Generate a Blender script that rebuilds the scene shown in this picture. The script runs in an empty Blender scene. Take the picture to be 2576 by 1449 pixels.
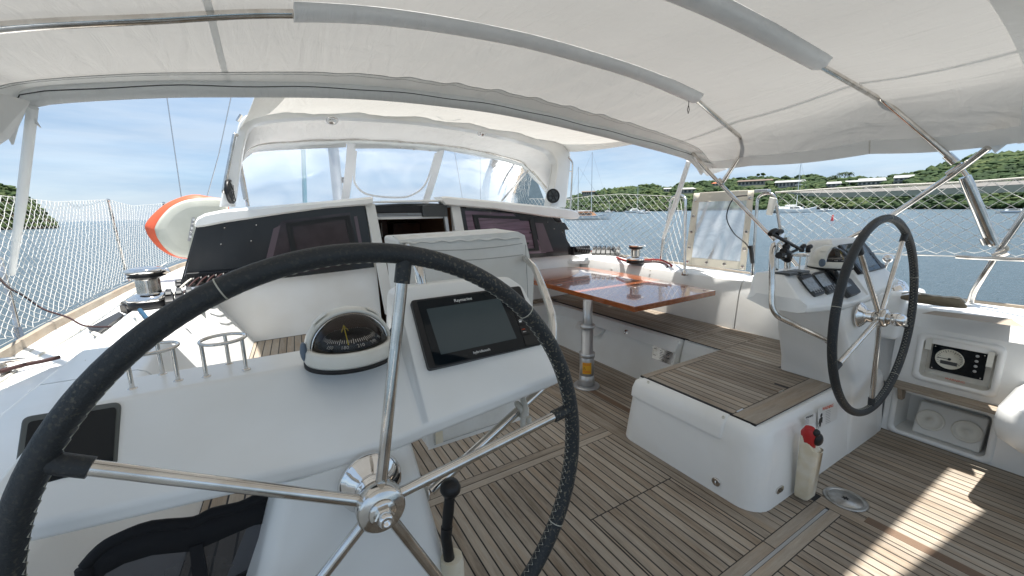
import bpy, math, random
from math import sin, cos, pi, radians, sqrt, atan2, hypot
from mathutils import Vector, Matrix, noise as mnoise
random.seed(7)
# ---------------------------------------------------------------- camera, world, sun, exposure
SC = bpy.context.scene
EYE = Vector((0, 0, 1.40)); FPX = 1007.30        # eye height above the cockpit sole; focal length for a 2576 px wide picture
YAW, PITCH, ROLL = radians(30.48806), radians(-10.72082), radians(-1.21229)
FW = Vector((sin(YAW)*cos(PITCH), cos(YAW)*cos(PITCH), sin(PITCH)))
_r = Vector((cos(YAW), -sin(YAW), 0)); _u = _r.cross(FW)
RT = _r*cos(ROLL) + _u*sin(ROLL); UP = RT.cross(FW)
cam = bpy.data.objects.new('camera', bpy.data.cameras.new('camera')); SC.collection.objects.link(cam)
cam.matrix_world = Matrix(((RT.x, UP.x, -FW.x, 0), (RT.y, UP.y, -FW.y, 0), (RT.z, UP.z, -FW.z, EYE.z), (0, 0, 0, 1)))
cam.data.sensor_width = 36; cam.data.lens = 36*FPX/2576; cam.data.clip_start = .02; cam.data.clip_end = 20000
SC.camera = cam
SUNDIR = Vector((.075, -.055, 1)).normalized()
SUN_EL = math.asin(SUNDIR.z); SUN_AZ = atan2(SUNDIR.x, SUNDIR.y)
W = bpy.data.worlds.new("World"); SC.world = W; W.use_nodes = True
nt = W.node_tree; nt.nodes.clear()
def N(tree, t, **kw):
    n = tree.nodes.new(t)
    for k, v in kw.items():
        if k.startswith('i_'):
            n.inputs[k[2:].replace('_', ' ')].default_value = v
        else: setattr(n, k, v)
    return n
sky = N(nt, 'ShaderNodeTexSky', sky_type='NISHITA', sun_disc=False, sun_elevation=SUN_EL, sun_rotation=SUN_AZ, air_density=1.0, dust_density=.6, ozone_density=2.2)
bg = N(nt, 'ShaderNodeBackground'); bg.inputs[1].default_value = .15
wo = N(nt, 'ShaderNodeOutputWorld')
tc = N(nt, 'ShaderNodeTexCoord'); mp = N(nt, 'ShaderNodeMapping'); mp.inputs['Scale'].default_value = (1.2, 1.9, 9)
mp.inputs['Rotation'].default_value = (0, .12, .5)
ns = N(nt, 'ShaderNodeTexNoise'); ns.inputs['Scale'].default_value = 1.5; ns.inputs['Detail'].default_value = 7; ns.inputs['Roughness'].default_value = .55; ns.inputs['Distortion'].default_value = .4
rp = N(nt, 'ShaderNodeValToRGB'); rp.color_ramp.elements[0].position = .34; rp.color_ramp.elements[0].color = (.80, .80, .80, 1); rp.color_ramp.elements[1].position = .74; rp.color_ramp.elements[1].color = (.97, .97, .97, 1)
mx = N(nt, 'ShaderNodeMix', data_type='RGBA')
L = nt.links
L.new(tc.outputs['Generated'], mp.inputs[0]); L.new(mp.outputs[0], ns.inputs['Vector']); L.new(ns.outputs[0], rp.inputs[0])
L.new(rp.outputs[0], mx.inputs[0]); L.new(sky.outputs[0], mx.inputs[6])
mp2 = N(nt, 'ShaderNodeMapping'); mp2.inputs['Scale'].default_value = (.9, 1.3, 6.5); mp2.inputs['Rotation'].default_value = (.1, -.08, .9)
ns2 = N(nt, 'ShaderNodeTexNoise'); ns2.inputs['Scale'].default_value = 2.6; ns2.inputs['Detail'].default_value = 8; ns2.inputs['Roughness'].default_value = .6
rp2 = N(nt, 'ShaderNodeValToRGB'); rp2.color_ramp.elements[0].position = .33; rp2.color_ramp.elements[0].color = (1.15, 1.75, 2.55, 1); rp2.color_ramp.elements[1].position = .62; rp2.color_ramp.elements[1].color = (1.95, 2.35, 2.85, 1)
L.new(tc.outputs['Generated'], mp2.inputs[0]); L.new(mp2.outputs[0], ns2.inputs['Vector']); L.new(ns2.outputs[0], rp2.inputs[0]); L.new(rp2.outputs[0], mx.inputs[7])
L.new(mx.outputs[2], bg.inputs[0]); L.new(bg.outputs[0], wo.inputs[0])
sl = bpy.data.lights.new('sun', 'SUN'); sl.energy = 5.0; sl.angle = radians(.9); sl.color = (1, .96, .9)
so = bpy.data.objects.new('sun', sl); SC.collection.objects.link(so); so.location = (0, 0, 30)
so.rotation_euler = SUNDIR.to_track_quat('Z', 'Y').to_euler()
SC.view_settings.view_transform = 'Standard'; SC.view_settings.look = 'None'; SC.view_settings.gamma = 1
SC.view_settings.exposure = .98
SC.render.engine = 'CYCLES'; SC.cycles.max_bounces = 10; SC.cycles.transparent_max_bounces = 24
# ---------------------------------------------------------------- measuring helper: a sight line met with a plane of the boat
def A(px, py, ax, v):
    d = FW + RT*((px-1288)/FPX) - UP*((py-724.5)/FPX)
    t = (v-EYE[ax])/d[ax]
    return EYE + d*t
# ---------------------------------------------------------------- mesh helpers
class MB:
    def __init__(s): s.v = []; s.f = []; s.sm = []
    def add(s, vs, fs, smooth=False):
        b = len(s.v); s.v += [Vector(p) for p in vs]; s.f += [tuple(b+i for i in f) for f in fs]; s.sm += [smooth]*len(fs); return s
    def box(s, a, b, M=None):
        x0, y0, z0 = a; x1, y1, z1 = b
        vs = [Vector((x, y, z)) for z in (z0, z1) for (x, y) in ((x0, y0), (x1, y0), (x1, y1), (x0, y1))]
        if M is not None: vs = [M @ p for p in vs]
        return s.add(vs, [(3, 2, 1, 0), (4, 5, 6, 7), (0, 1, 5, 4), (1, 2, 6, 5), (2, 3, 7, 6), (3, 0, 4, 7)])
    def hexa(s, q0, q1):            # two quads (bottom, top) joined
        vs = list(q0)+list(q1)
        return s.add(vs, [(3, 2, 1, 0), (4, 5, 6, 7), (0, 1, 5, 4), (1, 2, 6, 5), (2, 3, 7, 6), (3, 0, 4, 7)])
    def prism(s, poly, vec):
        n = len(poly); v = Vector(vec); P0 = [Vector(p) for p in poly]
        nrm = Vector((0, 0, 0))
        for i in range(n): nrm += P0[i].cross(P0[(i+1) % n])
        if nrm.dot(v) < 0: P0.reverse()
        vs = P0+[p+v for p in P0]
        fs = [tuple(range(n-1, -1, -1)), tuple(range(n, 2*n))]+[(i, (i+1) % n, n+(i+1) % n, n+i) for i in range(n)]
        return s.add(vs, fs)
    def loft(s, rings, cap=True, closed=True, smooth=True):
        n = len(rings[0]); vs = [p for r in rings for p in r]; fs = []
        for i in range(len(rings)-1):
            for j in range(n if closed else n-1):
                k = (j+1) % n; fs.append((i*n+j, i*n+k, (i+1)*n+k, (i+1)*n+j))
        s.add(vs, fs, smooth)
        if cap and closed:
            m = len(rings)
            s.add(rings[0], [tuple(range(n-1, -1, -1))]); s.add(rings[-1], [tuple(range(n))])
        return s
    def tube(s, pts, r, n=10, closed=False, cap=True):
        P0 = [Vector(p) for p in pts]; m = len(P0); R = r if isinstance(r, (list, tuple)) else [r]*m
        T = []
        for i in range(m):
            a = P0[(i-1) % m] if (closed or i > 0) else P0[i]; b = P0[(i+1) % m] if (closed or i < m-1) else P0[i]
            T.append((b-a).normalized())
        up = Vector((0, 0, 1)) if abs(T[0].z) < .9 else Vector((1, 0, 0))
        u = T[0].cross(up).normalized(); rings = []
        for i in range(m):
            u = (u-T[i]*u.dot(T[i])).normalized(); w = T[i].cross(u)
            rings.append([P0[i]+(u*cos(2*pi*k/n)+w*sin(2*pi*k/n))*R[i] for k in range(n)])
        if closed: rings.append(rings[0]); return s.loft(rings, cap=False)
        return s.loft(rings, cap=cap)
    def lathe(s, prof, o, ax=(0, 0, 1), n=28):      # prof: (radius, height)
        ax = Vector(ax).normalized(); up = Vector((0, 0, 1)) if abs(ax.z) < .9 else Vector((1, 0, 0))
        u = ax.cross(up).normalized(); w = ax.cross(u); o = Vector(o)
        rings = [[o+ax*h+(u*cos(2*pi*k/n)+w*sin(2*pi*k/n))*max(r, 1e-4) for k in range(n)] for r, h in prof]
        rings = [list(reversed(r)) for r in rings]
        rings = rings if True else rings
        return s.loft(rings)
    def grid(s, fn, nu, nv, smooth=True, thick=None):
        vs = [fn(i/nu, j/nv) for j in range(nv+1) for i in range(nu+1)]
        fs = [(j*(nu+1)+i, j*(nu+1)+i+1, (j+1)*(nu+1)+i+1, (j+1)*(nu+1)+i) for j in range(nv) for i in range(nu)]
        return s.add(vs, fs, smooth)
    def ball(s, c, r, n=12, sc=(1, 1, 1)):
        c = Vector(c); rings = []
        for i in range(1, n):
            t = pi*i/n; rings.append([c+Vector((r*sc[0]*sin(t)*cos(2*pi*k/(2*n)), r*sc[1]*sin(t)*sin(2*pi*k/(2*n)), -r*sc[2]*cos(t))) for k in range(2*n)])
        return s.loft(rings)
def fillet(pts, r, n=6):
    """round the inner corners of a polyline"""
    P0 = [Vector(p) for p in pts]; out = [P0[0]]
    for i in range(1, len(P0)-1):
        a, b, c = P0[i-1], P0[i], P0[i+1]; d1 = (a-b); d2 = (c-b); q = min(r, d1.length*.48, d2.length*.48)
        p, e = b+d1.normalized()*q, b+d2.normalized()*q
        for k in range(n+1):
            t = k/n; out.append(p*(1-t)**2+b*2*t*(1-t)+e*t*t)
    out.append(P0[-1]); return out
def spline(pts, n=6):
    P0 = [Vector(p) for p in pts]; out = []
    for i in range(len(P0)-1):
        a = P0[max(i-1, 0)]; b = P0[i]; c = P0[i+1]; d = P0[min(i+2, len(P0)-1)]
        for k in range(n):
            t = k/n; out.append(.5*((2*b)+(c-a)*t+(2*a-5*b+4*c-d)*t*t+(3*b-a-3*c+d)*t**3))
    out.append(P0[-1]); return out
def rrect(w, h, r, n=5):
    o = []
    for cx, cy, a0 in ((w/2-r, h/2-r, 0), (-w/2+r, h/2-r, 90), (-w/2+r, -h/2+r, 180), (w/2-r, -h/2+r, 270)):
        for k in range(n+1):
            a = radians(a0+90*k/n); o.append((cx+r*cos(a), cy+r*sin(a)))
    return o
ROOT = {}
def base_of(o):
    return ROOT.get(o.name, Vector((0, 0, 0)))
def obj(name, mb, mat, parent=None, bevel=0, bseg=2, solid=0, sub=0, label=None, flat=False):
    me = bpy.data.meshes.new(name)
    if parent is None:
        xs = [p.x for p in mb.v]; ys = [p.y for p in mb.v]; zs = [p.z for p in mb.v]
        o0 = Vector(((min(xs)+max(xs))/2, (min(ys)+max(ys))/2, min(zs)))
    else: o0 = base_of(parent)
    me.from_pydata([p-o0 for p in mb.v], [], mb.f)
    me.polygons.foreach_set('use_smooth', [False]*len(mb.f) if flat else mb.sm)
    me.materials.append(mat); me.update()
    o = bpy.data.objects.new(name, me); SC.collection.objects.link(o)
    if parent is None: o.location = o0
    else: o.parent = parent
    ROOT[o.name] = o0
    if solid:
        m = o.modifiers.new('t', 'SOLIDIFY'); m.thickness = solid; m.offset = 0
    if bevel:
        me.polygons.foreach_set('use_smooth', [True]*len(mb.f))
        m = o.modifiers.new('b', 'BEVEL'); m.width = bevel; m.segments = bseg; m.limit_method = 'ANGLE'; m.angle_limit = radians(35); m.harden_normals = True
    if sub:
        m = o.modifiers.new('s', 'SUBSURF'); m.levels = sub; m.render_levels = sub
    if label: o['label'] = label
    return o
def tag(o, label=None, cat=None, group=None, kind=None):
    for k, v in (('label', label), ('category', cat), ('group', group), ('kind', kind)):
        if v: o[k] = v
    return o
def thing(name, loc, label, cat, group=None):
    o = bpy.data.objects.new(name, None); SC.collection.objects.link(o); o.location = loc; o.empty_display_size = .1
    ROOT[o.name] = Vector(loc); return tag(o, label, cat, group)
def struct(name, mb, mat, **k): return tag(obj(name, mb, mat, **k), kind='structure')
def text(name, s, size, o, xdir, ydir, mat, parent, ext=.0004, align='CENTER'):
    cu = bpy.data.curves.new(name, 'FONT'); cu.body = s; cu.size = size; cu.extrude = ext; cu.align_x = align; cu.align_y = 'CENTER'; cu.resolution_u = 3
    t = bpy.data.objects.new('tmp_text', cu); SC.collection.objects.link(t); bpy.context.view_layer.update()
    me = bpy.data.meshes.new_from_object(t.evaluated_get(bpy.context.evaluated_depsgraph_get())); bpy.data.objects.remove(t)
    x = Vector(xdir).normalized(); y = Vector(ydir); y = (y-x*y.dot(x)).normalized(); z = x.cross(y); o = Vector(o)
    mb = MB(); mb.add([o+x*v.co.x+y*v.co.y+z*v.co.z for v in me.vertices], [tuple(p.vertices) for p in me.polygons])
    bpy.data.meshes.remove(me)
    return obj(name, mb, mat, parent)
def copy_tree(o, dloc=(0, 0, 0), parent=None):
    c = o.copy(); SC.collection.objects.link(c); ROOT[c.name] = base_of(o)
    if parent is None: c.location = o.location+Vector(dloc)
    else: c.parent = parent
    for ch in [k for k in bpy.data.objects if k.parent == o]: copy_tree(ch, parent=c)
    return c
# ---------------------------------------------------------------- materials
def mat(name, col, rough=.5, metal=0, bump=None, var=None, coat=0, spec=.5, trans=0, alpha=1, emit=None, ior=1.45):
    """bump=(scale, distance, detail); var=(scale, other colour, amount[, stretch])"""
    m = bpy.data.materials.new(name); m.use_nodes = True; t = m.node_tree; b = t.nodes['Principled BSDF']
    b.inputs['Base Color'].default_value = (*col, 1); b.inputs['Roughness'].default_value = rough; b.inputs['Metallic'].default_value = metal
    b.inputs['Coat Weight'].default_value = coat; b.inputs['Specular IOR Level'].default_value = spec; b.inputs['IOR'].default_value = ior
    b.inputs['Transmission Weight'].default_value = trans; b.inputs['Alpha'].default_value = alpha
    g = N(t, 'ShaderNodeNewGeometry')
    if var:
        mp = N(t, 'ShaderNodeMapping'); mp.inputs['Scale'].default_value = var[3] if len(var) > 3 else (1, 1, 1)
        n = N(t, 'ShaderNodeTexNoise'); n.inputs['Scale'].default_value = var[0]; n.inputs['Detail'].default_value = 6
        r = N(t, 'ShaderNodeValToRGB'); r.color_ramp.elements[0].position = .42; r.color_ramp.elements[1].position = .68
        k = N(t, 'ShaderNodeMath', operation='MULTIPLY'); k.inputs[1].default_value = var[2]
        x = N(t, 'ShaderNodeMix', data_type='RGBA'); x.inputs[6].default_value = (*col, 1); x.inputs[7].default_value = (*var[1], 1)
        t.links.new(g.outputs['Position'], mp.inputs[0]); t.links.new(mp.outputs[0], n.inputs['Vector']); t.links.new(n.outputs[0], r.inputs[0])
        t.links.new(r.outputs[0], k.inputs[0]); t.links.new(k.outputs[0], x.inputs[0]); t.links.new(x.outputs[2], b.inputs['Base Color'])
    if bump:
        n = N(t, 'ShaderNodeTexNoise'); n.inputs['Scale'].default_value = bump[0]; n.inputs['Detail'].default_value = bump[2] if len(bump) > 2 else 3
        bb = N(t, 'ShaderNodeBump'); bb.inputs['Distance'].default_value = bump[1]; bb.inputs['Strength'].default_value = 1
        t.links.new(g.outputs['Position'], n.inputs['Vector']); t.links.new(n.outputs[0], bb.inputs['Height']); t.links.new(bb.outputs[0], b.inputs['Normal'])
    if emit: b.inputs['Emission Color'].default_value = (*emit, 1); b.inputs['Emission Strength'].default_value = 1
    return m
M = {}
M['gel'] = mat('gelcoat', (.86, .87, .86), .33, var=(2.2, (.76, .75, .71), .7), bump=(9, .0008, 3), coat=.25)
M['gel2'] = mat('gelcoat_grey', (.76, .77, .75), .45, var=(3, (.66, .64, .60), .5), bump=(400, .0002, 1))
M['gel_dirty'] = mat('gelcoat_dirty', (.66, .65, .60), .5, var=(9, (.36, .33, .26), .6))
M['caulk'] = mat('caulk', (.012, .012, .014), .6)
M['steel'] = mat('steel', (.72, .70, .67), .13, 1, var=(14, (.42, .37, .31), .6), bump=(60, .0002, 2))
M['chrome'] = mat('chrome', (.82, .81, .80), .06, 1, var=(20, (.55, .5, .45), .35))
M['alu'] = mat('alu', (.50, .51, .52), .38, .7)
M['black'] = mat('black_plastic', (.012, .012, .013), .4, bump=(300, .0002))
M['blackfab'] = mat('black_fabric', (.010, .010, .012), .85, bump=(700, .0006))
M['screen'] = mat('screen_glass', (.006, .009, .012), .04, spec=.35)
M['screen_grey'] = mat('screen_grey', (.045, .065, .072), .15, spec=.6)
M['lcd'] = mat('lcd', (.30, .33, .36), .2, var=(60, (.16, .18, .2), .7))
M['plastic_grey'] = mat('plastic_grey', (.055, .06, .062), .45)
M['white_plastic'] = mat('white_plastic', (.74, .73, .67), .35, var=(12, (.60, .57, .48), .5))
M['cream'] = mat('cream_plastic', (.70, .63, .48), .5, var=(18, (.78, .74, .64), .9), bump=(40, .001))
M['rubber_blue'] = mat('rubber_blue', (.12, .16, .21), .6)
M['leather'] = mat('leather', (.022, .026, .030), .5, var=(170, (.17, .155, .11), .75, (1, 1, 1)), bump=(230, .0012, 4))
_t = M['leather'].node_tree; _mp = [n for n in _t.nodes if n.type == 'MATH'][0]; _n = N(_t, 'ShaderNodeTexNoise'); _n.inputs['Scale'].default_value = 3.2; _n.inputs['Detail'].default_value = 3; _g = N(_t, 'ShaderNodeNewGeometry')
_r = N(_t, 'ShaderNodeMapRange'); _r.inputs['From Min'].default_value = .42; _r.inputs['From Max'].default_value = .58; _r.inputs['To Min'].default_value = .12; _r.inputs['To Max'].default_value = .9
_t.links.new(_g.outputs['Position'], _n.inputs['Vector']); _t.links.new(_n.outputs[0], _r.inputs[0]); _t.links.new(_r.outputs[0], _mp.inputs[1])
for n_ in M['leather'].node_tree.nodes:
    if n_.type == 'VALTORGB': n_.color_ramp.elements[0].position = .55; n_.color_ramp.elements[1].position = .64
M['thread'] = mat('thread', (.50, .49, .42), .8)
M['rope_white'] = mat('rope_white', (.62, .60, .54), .85, bump=(500, .002))
M['rope_red'] = mat('rope_red', (.30, .022, .015), .8, var=(90, (.02, .01, .01), .8))
M['rope_blue'] = mat('rope_blue', (.012, .06, .12), .8, bump=(500, .002))
M['rope_dark'] = mat('rope_dark', (.035, .012, .012), .7)
M['net'] = mat('net_white', (.62, .62, .59), .8)
M['bandw'] = fabric_mat('window_band_white', (.88, .88, .88), .5) if False else mat('window_band_white', (.90, .90, .90), .6)
M['red'] = mat('red_plastic', (.42, .02, .02), .35)
M['vinyl_cover'] = mat('vinyl_cover', (.76, .76, .73), .42, var=(5, (.64, .62, .56), .6), bump=(14, .004, 3))
M['wood'] = mat('mahogany', (.27, .075, .022), .21, var=(5, (.36, .12, .04), .9, (6, 1, 6)), coat=.9, spec=.5)
M['wood_edge'] = mat('mahogany_edge', (.30, .085, .025), .15, var=(10, (.30, .09, .03), .8, (1, 1, 8)), coat=.8)
M['dark_wood'] = mat('dark_wood', (.15, .055, .028), .35, var=(6, (.022, .010, .006), .8))
M['interior'] = mat('interior', (.27, .155, .10), .6)
M['tint'] = mat('tinted_acrylic', (.026, .027, .029), .16, spec=.55)
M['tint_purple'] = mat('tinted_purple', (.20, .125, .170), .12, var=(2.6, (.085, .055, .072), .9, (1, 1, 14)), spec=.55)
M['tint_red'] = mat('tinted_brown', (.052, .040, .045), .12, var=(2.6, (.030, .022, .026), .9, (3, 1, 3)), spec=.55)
M['rubber'] = mat('rubber', (.015, .015, .016), .7)
M['sticker'] = mat('sticker', (.78, .78, .76), .4)
M['ink'] = mat('ink', (.03, .03, .03), .6)
M['ink_grey'] = mat('ink_grey', (.35, .35, .35), .6)
M['ink_red'] = mat('ink_red', (.62, .09, .03), .5)
M['yellow'] = mat('yellow_label', (.72, .38, .03), .5)
M['orange'] = mat('coral_rubber', (.72, .13, .06), .45)
M['board'] = mat('board_white', (.62, .62, .54), .4, var=(4, (.50, .50, .42), .7))
M['brown_patch'] = mat('brown_patch', (.16, .105, .07), .6, bump=(200, .001))
M['gauge'] = mat('gauge_face', (.72, .70, .60), .3)
M['clutch_grey'] = mat('clutch_grey', (.13, .13, .125), .5)
M['mastalu'] = mat('mast_alu', (.42, .44, .46), .4, .5)
M['tube_blue'] = mat('sail_blue', (.10, .30, .38), .7)
def teak_mat(name, stretch, c0=(.145, .113, .083), c1=(.445, .395, .330)):
    m = bpy.data.materials.new(name); m.use_nodes = True; t = m.node_tree; b = t.nodes['Principled BSDF']; b.inputs['Roughness'].default_value = .72
    b.inputs['Specular IOR Level'].default_value = .25
    g = N(t, 'ShaderNodeNewGeometry'); mp = N(t, 'ShaderNodeMapping'); mp.inputs['Scale'].default_value = stretch
    cmb = N(t, 'ShaderNodeCombineXYZ'); ad = N(t, 'ShaderNodeVectorMath', operation='ADD'); ml = N(t, 'ShaderNodeMath', operation='MULTIPLY'); ml.inputs[1].default_value = 37
    t.links.new(g.outputs['Random Per Island'], ml.inputs[0]); t.links.new(ml.outputs[0], cmb.inputs[2]); t.links.new(g.outputs['Position'], ad.inputs[0]); t.links.new(cmb.outputs[0], ad.inputs[1])
    t.links.new(ad.outputs[0], mp.inputs[0])
    n1 = N(t, 'ShaderNodeTexNoise'); n1.inputs['Scale'].default_value = 5; n1.inputs['Detail'].default_value = 9; n1.inputs['Roughness'].default_value = .68
    n2 = N(t, 'ShaderNodeTexNoise'); n2.inputs['Scale'].default_value = 2.3; n2.inputs['Detail'].default_value = 3
    n3 = N(t, 'ShaderNodeTexNoise'); n3.inputs['Scale'].default_value = 34; n3.inputs['Detail'].default_value = 6; n3.inputs['Roughness'].default_value = .7
    t.links.new(mp.outputs[0], n1.inputs['Vector']); t.links.new(g.outputs['Position'], n2.inputs['Vector']); t.links.new(mp.outputs[0], n3.inputs['Vector'])
    # grain + island tone + broad stain
    a1 = N(t, 'ShaderNodeMath', operation='MULTIPLY_ADD'); a1.inputs[1].default_value = .85; t.links.new(n1.outputs[0], a1.inputs[0])
    a2 = N(t, 'ShaderNodeMath', operation='MULTIPLY_ADD'); a2.inputs[1].default_value = .32; t.links.new(g.outputs['Random Per Island'], a2.inputs[0]); a2.inputs[2].default_value = -.50
    a3 = N(t, 'ShaderNodeMath', operation='MULTIPLY_ADD'); a3.inputs[1].default_value = .55; t.links.new(n2.outputs[0], a3.inputs[0]); t.links.new(a2.outputs[0], a3.inputs[2])
    a4 = N(t, 'ShaderNodeMath', operation='MULTIPLY_ADD'); a4.inputs[1].default_value = .45; t.links.new(n3.outputs[0], a4.inputs[0]); t.links.new(a3.outputs[0], a4.inputs[2])
    t.links.new(a4.outputs[0], a1.inputs[2])
    r = N(t, 'ShaderNodeValToRGB'); e = r.color_ramp.elements; e[0].position = .2; e[0].color = (*c0, 1); e[1].position = .95; e[1].color = (*c1, 1)
    em = r.color_ramp.elements.new(.52); em.color = tuple((a*.5+b*.5) for a, b in zip(c0, c1))+(1,)
    # some planks browner than the silver grey ones
    w = N(t, 'ShaderNodeMix', data_type='RGBA', blend_type='MULTIPLY'); w.inputs[7].default_value = (1.0, .90, .80, 1)
    n4 = N(t, 'ShaderNodeTexNoise'); n4.inputs['Scale'].default_value = 3.1; n4.inputs['Detail'].default_value = 4; t.links.new(mp.outputs[0], n4.inputs['Vector'])
    r4 = N(t, 'ShaderNodeValToRGB'); r4.color_ramp.elements[0].position = .45; r4.color_ramp.elements[1].position = .75
    t.links.new(n4.outputs[0], r4.inputs[0]); t.links.new(r4.outputs[0], w.inputs[0])
    t.links.new(a1.outputs[0], r.inputs[0]); t.links.new(r.outputs[0], w.inputs[6]); t.links.new(w.outputs[2], b.inputs['Base Color'])
    bb = N(t, 'ShaderNodeBump'); bb.inputs['Distance'].default_value = .0012; t.links.new(n1.outputs[0], bb.inputs['Height']); t.links.new(bb.outputs[0], b.inputs['Normal'])
    return m
M['teak'] = teak_mat('teak_fore_aft', (9, .8, 3))
M['teak_x'] = teak_mat('teak_athwart', (.8, 9, 3))
def fabric_mat(name, col, translu, rough=.8, wr=.010, scale=2.5, stretch=(1, 1, 1)):
    m = bpy.data.materials.new(name); m.use_nodes = True; t = m.node_tree; t.nodes.clear()
    o = N(t, 'ShaderNodeOutputMaterial'); d = N(t, 'ShaderNodeBsdfDiffuse'); tr = N(t, 'ShaderNodeBsdfTranslucent'); mxs = N(t, 'ShaderNodeMixShader')
    g = N(t, 'ShaderNodeNewGeometry'); n = N(t, 'ShaderNodeTexNoise'); n.inputs['Scale'].default_value = scale; n.inputs['Detail'].default_value = 4; n.inputs['Distortion'].default_value = 1.2
    mp = N(t, 'ShaderNodeMapping'); mp.inputs['Scale'].default_value = stretch
    b = N(t, 'ShaderNodeBump'); b.inputs['Distance'].default_value = wr; b.inputs['Strength'].default_value = 1
    mp3 = N(t, 'ShaderNodeMapping'); mp3.inputs['Rotation'].default_value = (0, 0, .6); mp3.inputs['Scale'].default_value = (6, 1.2, 2)
    n5 = N(t, 'ShaderNodeTexNoise'); n5.inputs['Scale'].default_value = 2.4; n5.inputs['Detail'].default_value = 6; n5.inputs['Distortion'].default_value = .8
    b5 = N(t, 'ShaderNodeBump'); b5.inputs['Distance'].default_value = .012; t.links.new(g.outputs['Position'], mp3.inputs[0]); t.links.new(mp3.outputs[0], n5.inputs['Vector']); t.links.new(n5.outputs[0], b5.inputs['Height']); t.links.new(b5.outputs[0], b.inputs['Normal'])
    n2 = N(t, 'ShaderNodeTexNoise'); n2.inputs['Scale'].default_value = 1.7; n2.inputs['Detail'].default_value = 5
    x = N(t, 'ShaderNodeMix', data_type='RGBA'); x.inputs[6].default_value = (*col, 1); x.inputs[7].default_value = (*[c*.86 for c in col], 1)
    t.links.new(g.outputs['Position'], mp.inputs[0]); t.links.new(mp.outputs[0], n.inputs['Vector']); t.links.new(n.outputs[0], b.inputs['Height']); t.links.new(g.outputs['Position'], n2.inputs['Vector'])
    t.links.new(n2.outputs[0], x.inputs[0]); t.links.new(x.outputs[2], d.inputs[0]); t.links.new(x.outputs[2], tr.inputs[0])
    t.links.new(b.outputs[0], d.inputs['Normal']); t.links.new(b.outputs[0], tr.inputs['Normal'])
    mxs.inputs[0].default_value = translu; t.links.new(d.outputs[0], mxs.inputs[1]); t.links.new(tr.outputs[0], mxs.inputs[2]); t.links.new(mxs.outputs[0], o.inputs[0])
    return m
M['canvas'] = fabric_mat('canvas_single', (.52, .505, .475), .235, stretch=(1, 2.5, 1))
M['canvas2'] = fabric_mat('canvas_double', (.88, .89, .88), .30)
M['canvas3'] = fabric_mat('canvas_connector', (.70, .675, .62), .30)
M['canvas_blue'] = fabric_mat('canvas_sleeve', (.93, .94, .94), .08)
M['cloth_old'] = fabric_mat('weathered_vinyl_border', (.86, .82, .73), .40)
def clear_mat(name, milk, tint=(.9, .93, .97), rough=.06, scale=2.0):
    m = bpy.data.materials.new(name); m.use_nodes = True; t = m.node_tree; t.nodes.clear()
    o = N(t, 'ShaderNodeOutputMaterial'); tr = N(t, 'ShaderNodeBsdfTransparent'); tr.inputs[0].default_value = (*tint, 1)
    tl = N(t, 'ShaderNodeBsdfTranslucent'); tl.inputs[0].default_value = (.85, .87, .88, 1)
    df = N(t, 'ShaderNodeBsdfDiffuse'); df.inputs[0].default_value = (.8, .8, .8, 1)
    gl = N(t, 'ShaderNodeBsdfGlossy'); gl.inputs['Roughness'].default_value = rough
    g = N(t, 'ShaderNodeNewGeometry'); n = N(t, 'ShaderNodeTexNoise'); n.inputs['Scale'].default_value = scale; n.inputs['Detail'].default_value = 4; n.inputs['Distortion'].default_value = 1.5
    r = N(t, 'ShaderNodeMapRange'); r.inputs['From Min'].default_value = .3; r.inputs['From Max'].default_value = .72; r.inputs['To Min'].default_value = milk*.35; r.inputs['To Max'].default_value = milk*1.6
    bp = N(t, 'ShaderNodeBump'); bp.inputs['Distance'].default_value = .005
    t.links.new(g.outputs['Position'], n.inputs['Vector']); t.links.new(n.outputs[0], r.inputs[0]); t.links.new(n.outputs[0], bp.inputs['Height']); t.links.new(bp.outputs[0], gl.inputs['Normal'])
    m0 = N(t, 'ShaderNodeMixShader'); t.links.new(tl.outputs[0], m0.inputs[1]); t.links.new(df.outputs[0], m0.inputs[2]); m0.inputs[0].default_value = .4
    m1 = N(t, 'ShaderNodeMixShader'); t.links.new(r.outputs[0], m1.inputs[0]); t.links.new(tr.outputs[0], m1.inputs[1]); t.links.new(m0.outputs[0], m1.inputs[2])
    fr = N(t, 'ShaderNodeFresnel'); fr.inputs[0].default_value = 1.35
    m2 = N(t, 'ShaderNodeMixShader'); t.links.new(fr.outputs[0], m2.inputs[0]); t.links.new(m1.outputs[0], m2.inputs[1]); t.links.new(gl.outputs[0], m2.inputs[2])
    t.links.new(m2.outputs[0], o.inputs[0]); return m
M['canvas4'] = fabric_mat('hood_canvas', (.78, .77, .75), .42)
M['vinyl_clear'] = clear_mat('vinyl_window', .12)
M['vinyl_milky'] = clear_mat('vinyl_cloudy', .60, scale=3.2, rough=.35)
M['dome'] = clear_mat('compass_dome', .03, tint=(.80, .76, .72), rough=.02)
M['mesh_seat'] = clear_mat('seat_mesh', .03, tint=(.13, .14, .17), rough=.5)
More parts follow.
